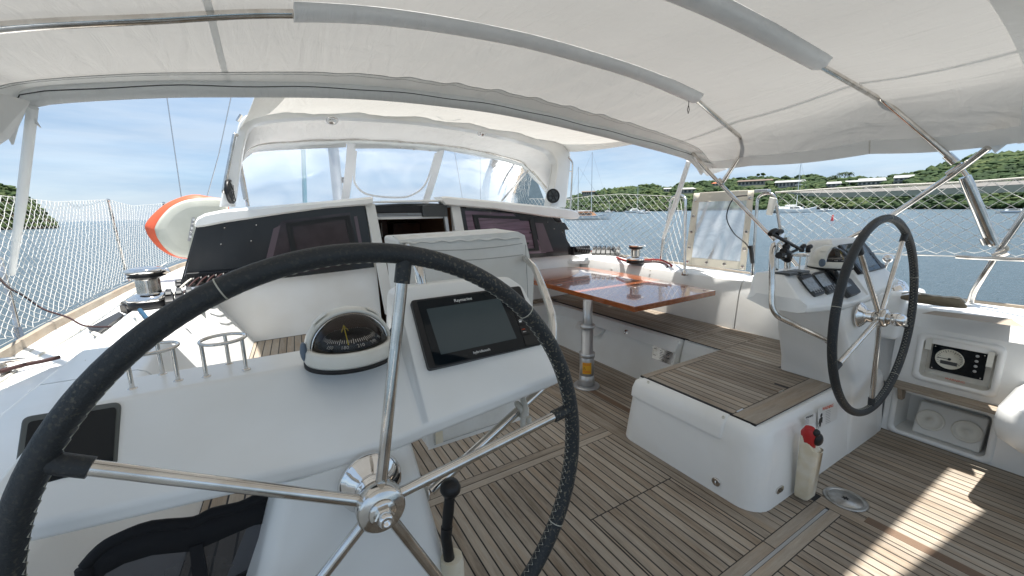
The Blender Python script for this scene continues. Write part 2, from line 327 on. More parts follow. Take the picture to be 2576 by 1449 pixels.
# ---------------------------------------------------------------- planking
def clip(poly, nx, ny, c):            # keep nx*x+ny*y<=c
    out = []
    for i in range(len(poly)):
        a, b = poly[i], poly[(i+1) % len(poly)]; da = nx*a[0]+ny*a[1]-c; db = nx*b[0]+ny*b[1]-c
        if da <= 0: out.append(a)
        if (da < 0 < db) or (db < 0 < da):
            t = da/(da-db); out.append((a[0]+(b[0]-a[0])*t, a[1]+(b[1]-a[1])*t))
    return out
def planks(mb, poly, z, pitch=.048, gap=.0068, ang=0, th=.0015, phase=0):
    """boards whose length runs along +y turned by ang; poly must be convex"""
    nx, ny = cos(ang), -sin(ang)          # across-board direction
    ds = [nx*x+ny*y for x, y in poly]; k0 = math.floor((min(ds)-phase)/pitch)
    k = k0
    while phase+k*pitch < max(ds):
        lo = phase+k*pitch+gap/2; hi = lo+pitch-gap
        q = clip(clip(poly, nx, ny, hi), -nx, -ny, -lo)
        if len(q) > 2:
            ar = abs(sum(q[i][0]*q[(i+1) % len(q)][1]-q[(i+1) % len(q)][0]*q[i][1] for i in range(len(q))))/2
            if ar > 2e-5: mb.prism([(x, y, z-th) for x, y in q], (0, 0, th))
        k += 1
    return mb
def R4(x0, x1, y0, y1): return [(x0, y0), (x1, y0), (x1, y1), (x0, y1)]
def board(mb, x0, x1, y0, y1, z, th=.0015): return mb.box((x0, y0, z-th), (x1, y1, z))
# ---------------------------------------------------------------- water, hull, deck, sole
WL = -.9
m = bpy.data.materials.new('sea'); m.use_nodes = True; t = m.node_tree; b = t.nodes['Principled BSDF']
b.inputs['Base Color'].default_value = (.090, .128, .155, 1); b.inputs['Roughness'].default_value = .25; b.inputs['IOR'].default_value = 1.33
g = N(t, 'ShaderNodeNewGeometry'); mp = N(t, 'ShaderNodeMapping'); mp.inputs['Scale'].default_value = (1, 2.2, 1); mp.inputs['Rotation'].default_value = (0, 0, .9)
n1 = N(t, 'ShaderNodeTexNoise'); n1.inputs['Scale'].default_value = 3.0; n1.inputs['Detail'].default_value = 6; n1.inputs['Roughness'].default_value = .6
n2 = N(t, 'ShaderNodeTexNoise'); n2.inputs['Scale'].default_value = .35; n2.inputs['Detail'].default_value = 4
sm = N(t, 'ShaderNodeMath', operation='MULTIPLY_ADD'); sm.inputs[1].default_value = 2.4
bp = N(t, 'ShaderNodeBump'); bp.inputs['Distance'].default_value = .34; bp.inputs['Strength'].default_value = 1
t.links.new(g.outputs['Position'], mp.inputs[0])
for q in (n1, n2): t.links.new(mp.outputs[0], q.inputs['Vector'])
t.links.new(n2.outputs[0], sm.inputs[0]); t.links.new(n1.outputs[0], sm.inputs[2]); t.links.new(sm.outputs[0], bp.inputs['Height']); t.links.new(bp.outputs[0], b.inputs['Normal'])
M['sea'] = m
mb = MB(); mb.add([(-9000, -9000, WL), (9000, -9000, WL), (9000, 9000, WL), (-9000, 9000, WL)], [(0, 1, 2, 3)])
struct('water', mb, M['sea'])
# deck edge measured along the port toe rail, mirrored about the centreline x=1.34
def edge_p(y):     # port hull edge x
    if y < 2.2: return -1.17
    pts = [(2.2, -1.17), (3.3, -1.20), (4.6, -1.16), (6.0, -1.02), (8.0, -.62), (10, .02), (12, .8), (13.2, 1.34)]
    for (a, xa), (c, xc) in zip(pts, pts[1:]):
        if y <= c: return xa+(xc-xa)*(y-a)/(c-a)
    return 1.34
def deck_z(y): return .74+.022*max(0, y-1.5)
ys = [-2.4+i*.3 for i in range(0, 53)]
mb = MB()
for side in (0, 1):
    ringv = []
    for y in ys:
        xe = edge_p(y); z = deck_z(y)
        xin = min(-.80 if y < 3.9 else -.30, 1.34) if y < 11 else 1.34
        xin = max(xin, xe+.01) if y < 11 else 1.34
        a = [(xe-.0, y, z-.02), (xe+.03, y, z), (xin, y, z+.006), (xin, y, z-.03), (xe+.02, y, z-.06)]
        if side: a = [(2.68-x, yy, zz) for x, yy, zz in reversed(a)]
        ringv.append([Vector(p) for p in a])
    mb.loft(ringv, smooth=False)
struct('deck', mb, M['gel'])
mb = MB()
rg = []
for y in ys[::2]:
    xe = edge_p(y)+.015; z = deck_z(y)-.03; w = max(1.34-xe, .05)
    rg.append([Vector((1.34+w*s*k, y, zz)) for s, k, zz in ((-1, 1, z), (-1, .97, .1), (-1, .80, -1.3), (1, .80, -1.3), (1, .97, .1), (1, 1, z))])
mb.loft(rg, closed=False, smooth=False); struct('hull', mb, M['gel'])
# teak toe rails
for side in (0, 1):
    mb = MB(); rg = []
    for y in ys:
        xe = edge_p(y)+.012; z = deck_z(y); a = [(xe, z-.01), (xe+.035, z-.01), (xe+.03, z+.045), (xe+.005, z+.045)]
        if side: a = [(2.68-x, zz) for x, zz in reversed(a)]
        rg.append([Vector((x, y, zz)) for x, zz in a])
    mb.loft(rg, smooth=False)
    tag(obj('toe_rail', mb, M['teak']), 'long teak toe rail along the %s' % ('starboard deck edge behind the seat back, right side' if side else 'sunlit port deck edge under the white netting'), 'toe rail', 'teak toe rails')
mb = MB(); mb.box((-.6, -2.2, -.05), (3.3, 3.95, -.0020)); struct('floor_base', mb, M['caulk'])
mb = MB(); mx_ = MB()
board(mb, 2.105, 2.168, -1.6, .735, 0); planks(mb, R4(-.6, 2.10, -1.6, .628), 0, phase=.012)
planks(mb, R4(2.172, 3.23, -1.6, .82), 0, phase=.02); planks(mb, R4(1.803, 2.10, .74, .86), 0, phase=.02); 
planks(mb, R4(-.6, 1.105, .74, 1.688), 0, phase=.005); planks(mb, R4(1.113, 1.668, 1.219, 1.688), 0, phase=.005); planks(mb, R4(1.113, 1.668, .74, 1.213), 0, phase=.018)
board(mb, 1.675, 1.718, .74, 1.688, 0); board(mb, 1.7225, 1.80, .74, 3.4, 0)
planks(mb, R4(-.6, 1.718, 1.79, 3.8), 0, phase=.02); planks(mb, R4(1.803, 2.7, 1.6, 3.8), 0, phase=.02)
struct('floor', mb, M['teak'])
board(mx_, -.6, 1.648, .690, .736, 0); board(mx_, 1.654, 2.10, .690, .736, 0); board(mx_, -.6, 2.10, .632, .674, 0)
board(mx_, -.6, 1.7185, 1.6925, 1.736, 0); board(mx_, -.6, 1.7185, 1.741, 1.786, 0)
struct('floor_cross_boards', mx_, M['teak_x'])
mb = MB(); mb.box((-.6, .676, -.02), (2.09, .6885, -.0008)); tag(obj('floor_drain_strip', mb, M['alu']), 'narrow metal strip set between two wide cross boards of the teak floor', 'drain strip')
# brown repair strips
tag(obj('repair_strip', MB().box((2.14, .02, .0), (2.19, .56, .0015)), M['brown_patch']), 'dull brown strip on the teak floor aft of the round deck plate', 'floor patch')
tag(obj('repair_strip', MB().box((2.005, 1.70, .0), (2.055, 2.23, .0015)), M['brown_patch']), 'dull brown strip on the teak floor beside the table foot', 'floor patch')
# round deck plate
c = Vector((2.24, .665, .0)); t_ = thing('deck_plate', c, 'round stainless deck plate with a star shaped socket in the teak floor', 'deck plate')
mb = MB(); mb.lathe([(.0, .0005), (.085, .0005), (.088, .003), (.083, .0055), (.070, .006), (.069, .0035), (.066, .0035), (.065, .0055), (0, .006)], c, n=48); obj('plate', mb, mat('brushed_plate', (.50, .50, .49), .33, .9, var=(30, (.3, .28, .25), .8)), t_)
mb = MB(); q = [(c.x+(.010 if k % 2 else .018)*cos(k*pi/6), c.y+(.010 if k % 2 else .018)*sin(k*pi/6), .0062) for k in range(12)]; mb.prism(q, (0, 0, .0006)); obj('socket', mb, M['black'], t_)
# ---------------------------------------------------------------- fibreglass box and benches
def rings_rect(spec, r, n=6):
    out = []
    for x0, x1, y0, y1, z, rr in spec:
        out.append([Vector(((x0+x1)/2+a, (y0+y1)/2+b_, z)) for a, b_ in rrect(x1-x0, y1-y0, rr, n)])
    return out
t_ = thing('bench_locker', (2.4, 1.2, 0), 'white moulded bench end with teak lid, aft of the varnished table', 'bench')
mb = MB(); mb.loft(rings_rect([(1.755, 3.26, .818, 1.68, 0, .11), (1.785, 3.25, .838, 1.65, .30, .10), (1.80, 3.25, .850, 1.64, .35, .10), (1.815, 3.25, .865, 1.63, .378, .09), (1.84, 3.25, .89, 1.60, .3905, .07)], 0)); obj('locker_body', mb, M['gel'], t_)
mb = MB(); mb.loft(rings_rect([(1.774, 2.6, 1.03, 1.612, .285, .015), (1.781, 2.6, 1.03, 1.612, .335, .015), (1.803, 2.6, 1.03, 1.608, .376, .015), (1.83, 2.6, 1.035, 1.57, .394, .015)], 0)); obj('lid_rim', mb, M['gel'], t_, bevel=.006)
for y in (1.075, 1.50): obj('screw_cap', MB().lathe([(.0, .0), (.008, .0), (.008, .004), (.004, .005), (.004, .002), (0, .002)], A(2200/1.5652+(765 if y > 1.3 else 1400)*.4658/1.5652, 1000/1.5652+(1083 if y > 1.3 else 1378)*.4658/1.5652, 0, 1.778)+Vector((-.006, 0, 0)), (-1, 0, .6), 14), M['white_plastic'], t_)
mb = MB(); obj('bed', MB().box((1.845, .91, .388), (3.235, 1.60, .3980)), M['caulk'], t_)
planks(mb, R4(1.855, 2.372, 1.027, 1.548), .4, phase=.03); planks(mb, R4(2.402, 2.655, 1.027, 1.600), .4, phase=.03); board(mb, 2.378, 2.396, 1.10, 1.548, .400)
planks(mb, R4(2.66, 3.22, 1.215, 1.60), .4, phase=.03); obj('lid', mb, M['teak'], t_)
obj('cross_board', board(MB(), 1.848, 2.66, .908, 1.022, .4), M['teak_x'], t_); obj('cross_board', board(MB(), 1.848, 2.398, 1.553, 1.598, .4), M['teak_x'], t_)
mb = MB()
for x in (1.905, 2.30): mb.tube([(x-.028, 1.022, .401), (x+.028, 1.022, .401)], .005, 8)
obj('hinge', mb, M['steel'], t_)
q = A(1802, 1212, 0, 1.758); mb = MB(); mb.lathe([(0, .001), (.021, .001), (.022, .005), (.016, .007), (0, .006)], q, (-1, 0, 0), 20); mb.tube([q+Vector((-.008, 0, .008)), q+Vector((-.016, -.004, 0)), q+Vector((-.010, 0, -.012))], .004, 8)
obj('lift_catch', mb, M['steel'], t_)
q = A(1953, 1227, 1, .835); e = MB(); ov = [(q.x+a, q.y-.012, q.z+b_) for a, b_ in rrect(.062, .030, .0145, 6)]; e.prism(ov, (0, -.007, 0)); ov = [(q.x+a, q.y-.0195, q.z+b_) for a, b_ in rrect(.036, .012, .0055, 5)]; obj('flush_fitting', e, M['steel'], t_)
# side bench
bt = thing('side_bench', (2.95, 2.8, 0), 'long white starboard bench with teak slat seat under the table edge', 'bench')
mb = MB(); rg = []
prof = [(2.50, 0), (2.565, .20), (2.60, .29), (2.60, .30), (2.575, .302), (2.625, .385), (2.66, .3905), (3.26, .3905), (3.26, 0)]
for y in (1.915, 2.3, 3.0, 3.30): rg.append([Vector((x, y, z)) for x, z in prof])
for k in range(1, 9):
    a = k/8*pi/2; rg.append([Vector((x-(1-cos(a))*.55*0-(sin(a)*.0), 3.30+.30*sin(a)*(1 if True else 0), z)) if x > 3 else Vector((x-(1-cos(a))*.30, 3.30+.30*sin(a), z)) for x, z in prof])
mb.loft(rg, smooth=False); obj('bench_body', mb, M['gel2'], bt)
obj('forward_return', MB().hexa([(1.9, 3.44, 0), (3.26, 3.44, 0), (3.26, 3.85, 0), (1.9, 3.85, 0)], [(1.9, 3.52, .39), (3.26, 3.52, .39), (3.26, 3.85, .39), (1.9, 3.85, .39)]), M['gel2'], bt)
obj('bed', MB().box((2.675, 1.905, .388), (3.235, 3.8, .3980)), M['caulk'], bt)
mb = MB(); planks(mb, R4(2.735, 3.225, 1.945, 3.78), .4, pitch=.0445); board(mb, 2.69, 2.73, 1.945, 3.60, .4); planks(mb, R4(1.95, 2.685, 3.60, 3.78), .4, pitch=.0445); obj('seat_slats', mb, M['teak'], bt)
mb = MB(); board(mb, 2.69, 3.225, 1.905, 1.94, .4); obj('end_board', mb, M['teak_x'], bt)
q = A(1575, 836, 0, 2.598); mb = MB(); mb.lathe([(0, .001), (.023, .001), (.024, .006), (.018, .008), (0, .007)], q, (-1, 0, .3), 24); mb.tube([q+Vector((-.010, .0, .008)), q+Vector((-.022, 0, -.002)), q+Vector((-.012, -.0, -.014))], .005, 8); obj('push_latch', mb, M['chrome'], bt)
ya, yb = A(1452, 845, 0, 2.57).y, A(1512, 880, 0, 2.57).y
ya, yb = max(ya, yb), min(ya, yb)
obj('grip_recess', MB().hexa([(2.50, yb, .235), (2.50, ya-.03, .235), (2.595, ya-.03, .235), (2.595, yb, .235)], [(2.575, yb-.03, .296), (2.575, ya, .296), (2.60, ya, .296), (2.60, yb-.03, .296)]), M['gel2'], bt, bevel=.01)
def plate_on(name, corners, off, mt, parent, th=.002):    # corners in order; off = outward direction
    v = Vector(off).normalized(); mb = MB(); mb.prism([Vector(c)+v*.001 for c in corners], v*th); return obj(name, mb, mt, parent)
fx = lambda z: 2.50+.325*z
def bench_pt(px, py):
    p = None; x = 2.56
    for _ in range(6): p = A(px, py, 0, x); x = fx(p.z)
    return p
nrm = Vector((-1, 0, .325)).normalized()
cs = [bench_pt(1643, 869), bench_pt(1694, 888), bench_pt(1692, 920), bench_pt(1641, 900)]
p_ = plate_on('builders_plate', cs, nrm, M['steel'], bt)
mb = MB()
for r_ in range(6):
    for s_ in range(3):
        u0 = .06+s_*.31; v0 = .16+r_*.13
        if random.random() < .25: continue
        o = cs[0]+(cs[1]-cs[0])*u0+(cs[3]-cs[0])*v0; ln = (cs[1]-cs[0])*(.12+.13*random.random()); mb.prism([o+nrm*.0035, o+ln+nrm*.0035, o+ln+nrm*.0035+(cs[3]-cs[0])*.035, o+nrm*.0035+(cs[3]-cs[0])*.035], nrm*.0004)
obj('engraving', mb, M['ink'], p_)
cs2 = [bench_pt(1643, 902), bench_pt(1686, 919), bench_pt(1685, 930), bench_pt(1642, 915)]
obj('label', MB().prism([c_+nrm*.001 for c_ in cs2], nrm*.0005), M['sticker'], bt)
# corner seat between
mb = MB(); rg = []
for y, dx in ((1.50, 0), (1.62, 0), (1.86, 0), (1.908, 0)): rg.append([Vector((x, y, z)) for x, z in ((2.60, 0), (2.66, .30), (2.685, .38), (2.70, .3905), (3.26, .3905), (3.26, 0))])
ct = thing('corner_seat', (2.95, 1.7, 0), 'teak slatted corner seat where the side bench meets the bench end', 'bench')
mb.loft(rg, smooth=False); obj('seat_body', mb, M['gel2'], ct); obj('bed', MB().box((2.69, 1.603, .388), (3.235, 1.90, .3980)), M['caulk'], ct)
mb = MB(); planks(mb, [(2.745, 1.605), (3.225, 1.605), (3.225, 1.862), (2.745, 1.862)], .4, pitch=.0445, phase=.01); obj('seat_slats', mb, M['teak'], ct)
mb = MB(); board(mb, 2.69, 3.225, 1.866, 1.902, .4); board(mb, 2.675, 2.741, 1.603, 1.862, .4); obj('end_board', mb, M['teak_x'], ct)
# inside corner filler
mb = MB(); poly = [(2.50, 1.60), (2.76, 1.60), (2.76, 1.86)]
for k in range(7): a = k/6*pi/2; poly.append((2.70-.12+.12*cos(a)*1.0, 1.86-.14*sin(a)*1.0-.0) if False else (2.70-.20*(1-cos(pi/2-a)), 1.62+.20*(1-sin(pi/2-a))))
# ---------------------------------------------------------------- starboard seat back and coaming
def extr(prof_fn, ys_, name, mt, parent, smooth=False, bevel=0):
    mb = MB(); mb.loft([[Vector((x, y, z)) for x, z in prof_fn(y)] for y in ys_], smooth=smooth); return obj(name, mb, mt, parent, bevel=bevel)
st = thing('seat_back', (3.4, 1.8, .38), 'white moulded starboard seat back and coaming with a vertical joint', 'seat back')
pf = lambda y: [(3.222, .30), (3.262, .695), (3.302, .80+.01*max(0, y-2)), (3.36, .815+.02*max(0, y-2)), (3.60, .815+.02*max(0, y-2)), (3.66, .74), (3.66, .30)]
extr(pf, [1.846, 2.3, 2.8, 3.3, 3.9], 'forward_panel', M['gel'], st, bevel=.008)
extr(pf, [.82, 1.2, 1.835], 'aft_panel', M['gel'], st, bevel=.008)
mb = MB(); 
for px, py in ((1637, 680), (1732, 680), (1898, 707), (1950, 721)): mb.lathe([(0, 0), (.009, 0), (.009, .004), (.004, .007), (0, .007)], A(px, py, 0, 3.29)+Vector((-.006, 0, 0)), (-1, 0, .4), 12)
for i, (px, py) in enumerate(((1637, 680), (1732, 690), (1898, 707), (1950, 721))):
    obj('screw_cap', MB().lathe([(0, 0), (.009, 0), (.009, .004), (.004, .007), (0, .007)], A(px, py, 0, 3.285)+Vector((-.004, 0, 0)), (-1, 0, .4), 12), M['white_plastic'], st)
# aft wall with two openings
wt = thing('cockpit_side_wall', (3.25, .2, 0), 'white inner wall aft of the right helm with instrument recess and lower pocket', 'cockpit wall')
OP = [(.425, .705, .40, .635), (.395, .775, .025, .275)]
X = 3.20; mb = MB()
def wq(y0, y1, z0, z1): mb.box((X, y0, z0), (X+.012, y1, z1))
wq(-2.2, .395, 0, .69); wq(.775, .83, 0, .69); wq(.395, .775, 0, .025); wq(.395, .775, .275, .40); wq(.395, .425, .40, .69); wq(.705, .775, .40, .69); wq(.425, .705, .635, .69)
obj('wall', mb, M['gel'], wt)
mb = MB(); mb.loft([[Vector((x, y, z)) for x, z in ((3.2, .688), (3.262, .785), (3.29, .795), (3.62, .80), (3.66, .75), (3.66, .6), (3.212, .6))] for y in (-2.2, -.5, .3, .815)], smooth=False); obj('coaming_top', mb, M['gel'], wt, bevel=.008)
for nm, (y0, y1, z0, z1), dp in (('instrument_recess', OP[0], .045), ('pocket', OP[1], .17)):
    mb = MB(); x1 = X+dp
    mb.add([(X, y0, z0), (X, y1, z0), (X, y1, z1), (X, y0, z1), (x1, y0+.015, z0+.012), (x1, y1-.015, z0+.012), (x1, y1-.015, z1-.012), (x1, y0+.015, z1-.012)], [(0, 1, 5, 4), (1, 2, 6, 5), (2, 3, 7, 6), (3, 0, 4, 7), (4, 5, 6, 7)]); p_ = obj(nm, mb, M['gel2'] if dp > .1 else M['gel_dirty'], wt)
    rg = []
    for w_, h_, xx in ((.028, .028, 0), (.024, .024, -.008), (.008, .008, -.009), (.0, .0, .002)):
        rg.append([Vector((X+xx, (y0+y1)/2+a, (z0+z1)/2+b_)) for a, b_ in rrect(y1-y0+2*w_, z1-z0+2*w_, .03, 5)])
    mb = MB(); mb.loft(rg, cap=False); obj('rim', mb, M['gel'], p_)
# engine instrument panel
ep = thing('engine_panel', (X+.04, .56, .42), 'black engine instrument panel with a round cream gauge and four buttons', 'instrument panel')
Y0, Y1, Z0, Z1 = .462, .672, .445, .595; xp = X+.034
obj('face', MB().box((xp, Y0, Z0), (xp+.012, Y1, Z1)), M['screen'], ep, bevel=.002)
gc = Vector((xp, .598, .525)); g_ = obj('gauge', MB().lathe([(.057, -.001), (.058, .003), (.054, .004), (.054, .002), (0, .002)], gc, (-1, 0, 0), 40), M['gauge'], ep)
obj('digital_readout', MB().box((xp-.0035, .565, .492), (xp-.002, .632, .512)), M['plastic_grey'], g_)
mb = MB(); mb.lathe([(0, .002), (.007, .002), (.006, .008), (0, .008)], gc, (-1, 0, 0), 16); mb.box((xp-.006, .600, .523), (xp-.005, .645, .526)); obj('needle', mb, M['black'], g_)
mb = MB()
for k in range(21):
    a = radians(-30+k*12); r0, r1 = (.044, .052) if k % 4 else (.038, .052); d = Vector((0, cos(a), sin(a))); s_ = Vector((0, -sin(a), cos(a)))*.0009
    mb.prism([gc+d*r0-s_+Vector((-.0022, 0, 0)), gc+d*r1-s_+Vector((-.0022, 0, 0)), gc+d*r1+s_+Vector((-.0022, 0, 0)), gc+d*r0+s_+Vector((-.0022, 0, 0))], (-.0006, 0, 0))
obj('ticks', mb, M['ink'], g_)
for k in range(4): obj('button', MB().lathe([(.0, .001), (.0075, .001), (.0075, .003), (.0055, .0035), (.0, .003)], (xp, .497, .574-k*.029), (-1, 0, 0), 16), M['alu'], ep)
for y in (Y0+.01, Y1-.01):
    for z in (Z0+.01, Z1-.01): obj('screw', MB().lathe([(0, 0), (.004, 0), (.003, .002), (0, .002)], (xp, y, z), (-1, 0, 0), 10), M['steel'], ep)
text('warning_text', 'WARNING', .016, (X+.020, .56, .4135), (0, -1, 0), (.5, 0, 1), M['ink_red'], wt)
obj('bezel_bracket', MB().box((X+.002, .672, .565), (X+.006, .698, .632)), M['white_plastic'], ep); obj('bezel_bracket', MB().box((X+.002, .435, .535), (X+.006, .458, .620)), M['white_plastic'], ep)
# teak step shelf
sh = thing('teak_shelf', (3.12, .5, .30), 'weathered teak shelf on brackets below the engine panel', 'shelf')
mb = MB()
for k, (x0, x1) in enumerate(((3.105, 3.148), (3.152, 3.20))): mb.box((x0, .29, .318), (x1, .80, .340))
obj('shelf_board', mb, M['teak'], sh, bevel=.003)
for y in (.765, .325): mb = MB(); mb.prism([(3.115, y, .318), (3.20, y, .318), (3.20, y, .235), (3.155, y, .235)], (0, -.022, 0)); obj('bracket', mb, M['teak'], sh, bevel=.003)
# caps in pocket
mb = MB(); mb.hexa([(X+.03, .42, .03), (X+.15, .42, .03), (X+.15, .70, .03), (X+.03, .70, .03)], [(X+.115, .42, .21), (X+.15, .42, .21), (X+.15, .70, .21), (X+.115, .70, .21)]); pod = obj('cap_panel', mb, M['gel2'], wt, bevel=.01)
for k, y in enumerate((.635, .485)):
    o = Vector((X+.072, y, .118)); mb = MB(); mb.lathe([(0, .004), (.055, .004), (.056, .003), (.061, .003), (.062, .008), (.059, .011), (.052, .011), (.050, .008), (.012, .008), (.011, .012), (0, .012)], o, (-.905, 0, .425), 36)
    tag(obj('inspection_cap', mb, M['white_plastic']), 'round white screw cap in the lower pocket, %s' % ('nearer the helm' if k == 0 else 'further from the helm'), 'cap', 'round caps in the wall pocket')
# teak strip on coaming top
tag(obj('coaming_teak', MB().add([A(2318, 788, 2, .8035), A(2352, 782, 2, .8035), A(2545, 802, 2, .8035), A(2578, 824, 2, .8035)]+[A(2318, 788, 2, .799), A(2352, 782, 2, .799), A(2545, 802, 2, .799), A(2578, 824, 2, .799)], [(0, 1, 2, 3), (7, 6, 5, 4), (0, 4, 5, 1), (1, 5, 6, 2), (2, 6, 7, 3), (3, 7, 4, 0)]), M['teak']), 'grey teak step strip on top of the starboard coaming', 'teak strip')
# stern helm seat
t_ = thing('stern_locker', (3.0, -.1, .2), 'rounded white stern locker corner with a teak pad at the right edge', 'locker')
mb = MB(); mb.loft(rings_rect([(2.80, 3.25, -.60, .285, .275, .09), (2.735, 3.25, -.60, .33, .33, .09), (2.715, 3.25, -.60, .345, .40, .09), (2.72, 3.25, -.60, .34, .47, .09), (2.74, 3.25, -.60, .32, .493, .08)], 0)); obj('seat_moulding', mb, M['gel'], t_)
mb = MB(); mb.loft(rings_rect([(2.815, 3.25, -.60, .235, .490, .05), (2.815, 3.25, -.60, .235, .500, .05)], 0), smooth=False); obj('teak_pad', mb, M['teak'], t_, bevel=.003)
# ---------------------------------------------------------------- port coaming and bench
def port_in(y):   # inner base x of the port coaming at seat level
    return -.36+.045*max(0, min(y, 4)-.9)
def ct_z(y): return .80+.03*max(0, y-1.8)
def prof_p(y):
    xi = port_in(y); z = ct_z(y)
    return [(xi+.03, -.01), (xi, .40), (-.475, z-.05), (-.505, z-.012), (-.53, z), (-.80, z+.002), (-.835, z-.02), (-.86, .70), (-.86, -.01)]
pc = thing('port_coaming', (-.6, 2, 0), 'broad white port coaming sloping down to the teak seat, left side', 'coaming')
extr(prof_p, [-2.2, -.8, 0, .6, 1.2, 1.8, 2.08], 'aft_moulding', M['gel'], pc, smooth=False, bevel=.012)
extr(prof_p, [2.09, 2.5, 3.0, 3.5, 3.9], 'forward_moulding', M['gel'], pc, smooth=False, bevel=.012)
for px, py in ((549, 708), (503, 840), (470, 770)):
    q = A(px, py, 0, -.46); obj('cap', MB().lathe([(0, -.01), (.014, -.01), (.014, .004), (.008, .010), (0, .010)], q, (.8, 0, .6), 16), M['white_plastic'], pc)
pb = thing('port_bench', (0, 2.2, 0), 'port teak seat seen past the left helm console', 'bench')
mb = MB(); mb.loft([[Vector(p) for p in ((port_in(y)-.02, y, 0), (port_in(y)-.02, y, .39), (.16, y, .39), (.22, y, .30), (.24, y, 0))] for y in (1.25, 2.5, 3.82)], smooth=False); obj('bench_body', mb, M['gel2'], pb)
obj('bed', MB().prism([(port_in(1.25), 1.25, .388), (.155, 1.25, .388), (.155, 3.8, .388), (port_in(3.8), 3.8, .388)], (0, 0, .0100)), M['caulk'], pb)
mb = MB(); an = atan2(.045, 1); planks(mb, [(port_in(1.25)+.004, 1.25), (.15, 1.25), (.15, 3.78), (port_in(3.78)+.004, 3.78)], .4, pitch=.053, ang=an, phase=-.003); obj('seat_slats', mb, M['teak'], pb)
# ---------------------------------------------------------------- helm stations
HX = (.1196, 2.5587); D = HX[1]-HX[0]
HY, HZ, HR, HT = .7415, .8454, .4886, .04427
def wheel(i, rot):
    c = Vector((HX[i], HY, HZ)); ex = Vector((1, 0, 0)); ez = Vector((0, sin(HT), cos(HT))); nrm = ex.cross(ez)  # forward-ish
    nrm = Vector((0, cos(HT), -sin(HT)))
    t_ = thing('steering_wheel', c, ('large near steering wheel in scuffed dark leather at the port helm' if i == 0 else 'steering wheel seen edge-on at the starboard helm beside the teak bench'), 'steering wheel', 'steering wheels')
    P_ = lambda a, r, off=0: c+(ex*cos(a)+ez*sin(a))*r+nrm*off
    mb = MB(); mb.tube([P_(2*pi*k/120, HR) for k in range(120)], .0185, 16, closed=True); rim = obj('rim', mb, M['leather'], t_)
    # leather seam wraps and collars
    for a in ((42.3, 114, 186, 258, -29) if i == 0 else (88, 19, 166, -50)):
        a = radians(a); obj('seam_ring', MB().tube([P_(a-.0022, HR), P_(a+.0022, HR)], .0192, 16), M['thread'], rim)
    mb = MB(); n = 340; pts = []
    for k in range(n):
        a = 2*pi*k/n; off = .0065*(1 if k % 2 else -1); pts.append(P_(a, HR-sqrt(.0191**2-off**2), off))
    mb.tube(pts, .00085, 4, closed=True); obj('stitching', mb, M['thread'], rim)
    hz = -.008
    for k in range(5):
        a = radians(rot+72*k); obj('spoke', MB().tube([P_(a, .03, hz), P_(a, HR-.02, 0)], .0112, 14), M['steel'], t_)
        obj('spoke_sleeve', MB().tube([P_(a, HR-.055, -.0006), P_(a, HR-.01, 0)], .0150, 14), M['leather'], rim)
    o = c-nrm*.012
    mb = MB(); mb.lathe([(0, -.026), (.040, -.026), (.045, -.020), (.045, .012), (.040, .018), (.0, .018)], o, -nrm if False else nrm, 40); obj('hub', mb, M['steel'], t_)
    mb = MB(); mb.lathe([(0, -.046), (.0165, -.046), (.0185, -.043), (.0185, -.024), (0, -.024)], o, nrm, 6 if i == 0 else 24); obj('hub_nut', mb, M['steel'] if i == 0 else M['chrome'], t_, flat=(i == 0))
    mb = MB(); mb.lathe([(.0, -.032), (.024, -.031), (.026, -.027), (.0, -.026)], o, nrm, 32); obj('washer', mb, M['steel'], t_)
    mb = MB()
    if i == 0: mb.lathe([(.0, -.052), (.006, -.052), (.006, -.060), (.011, -.060), (.0135, -.056), (.0135, -.044), (0, -.044)], o, nrm, 24)
    else: mb.lathe([(0, -.095), (.018, -.094), (.028, -.084), (.034, -.058), (.031, -.052), (.031, -.030), (0, -.030)], o, nrm, 32)
    obj('hub_cap', mb, M['chrome'], t_)
    mb = MB(); mb.lathe([(0, 0), (.018, .0), (.018, .018), (.029, .021), (.031, .048), (.038, .058), (.050, .063), (.056, .072), (.063, .075), (.066, .084), (.0, .110)], o, nrm, 44); obj('shaft_flange', mb, M['chrome'], t_)
    return t_
wheel(0, 7); wheel(1, -15)
def PL(px, py, p0, n):               # sight line met with any plane
    d = FW + RT*((px-1288)/FPX) - UP*((py-724.5)/FPX); n = Vector(n); return EYE + d*((Vector(p0)-EYE).dot(n)/d.dot(n))
def c2(x, y): return ((1200+x*.46584)/1.56522, (900+y*.46584)/1.56522)
def c7(x, y): return ((2950+x*.31056)/1.56522, (850+y*.31056)/1.56522)
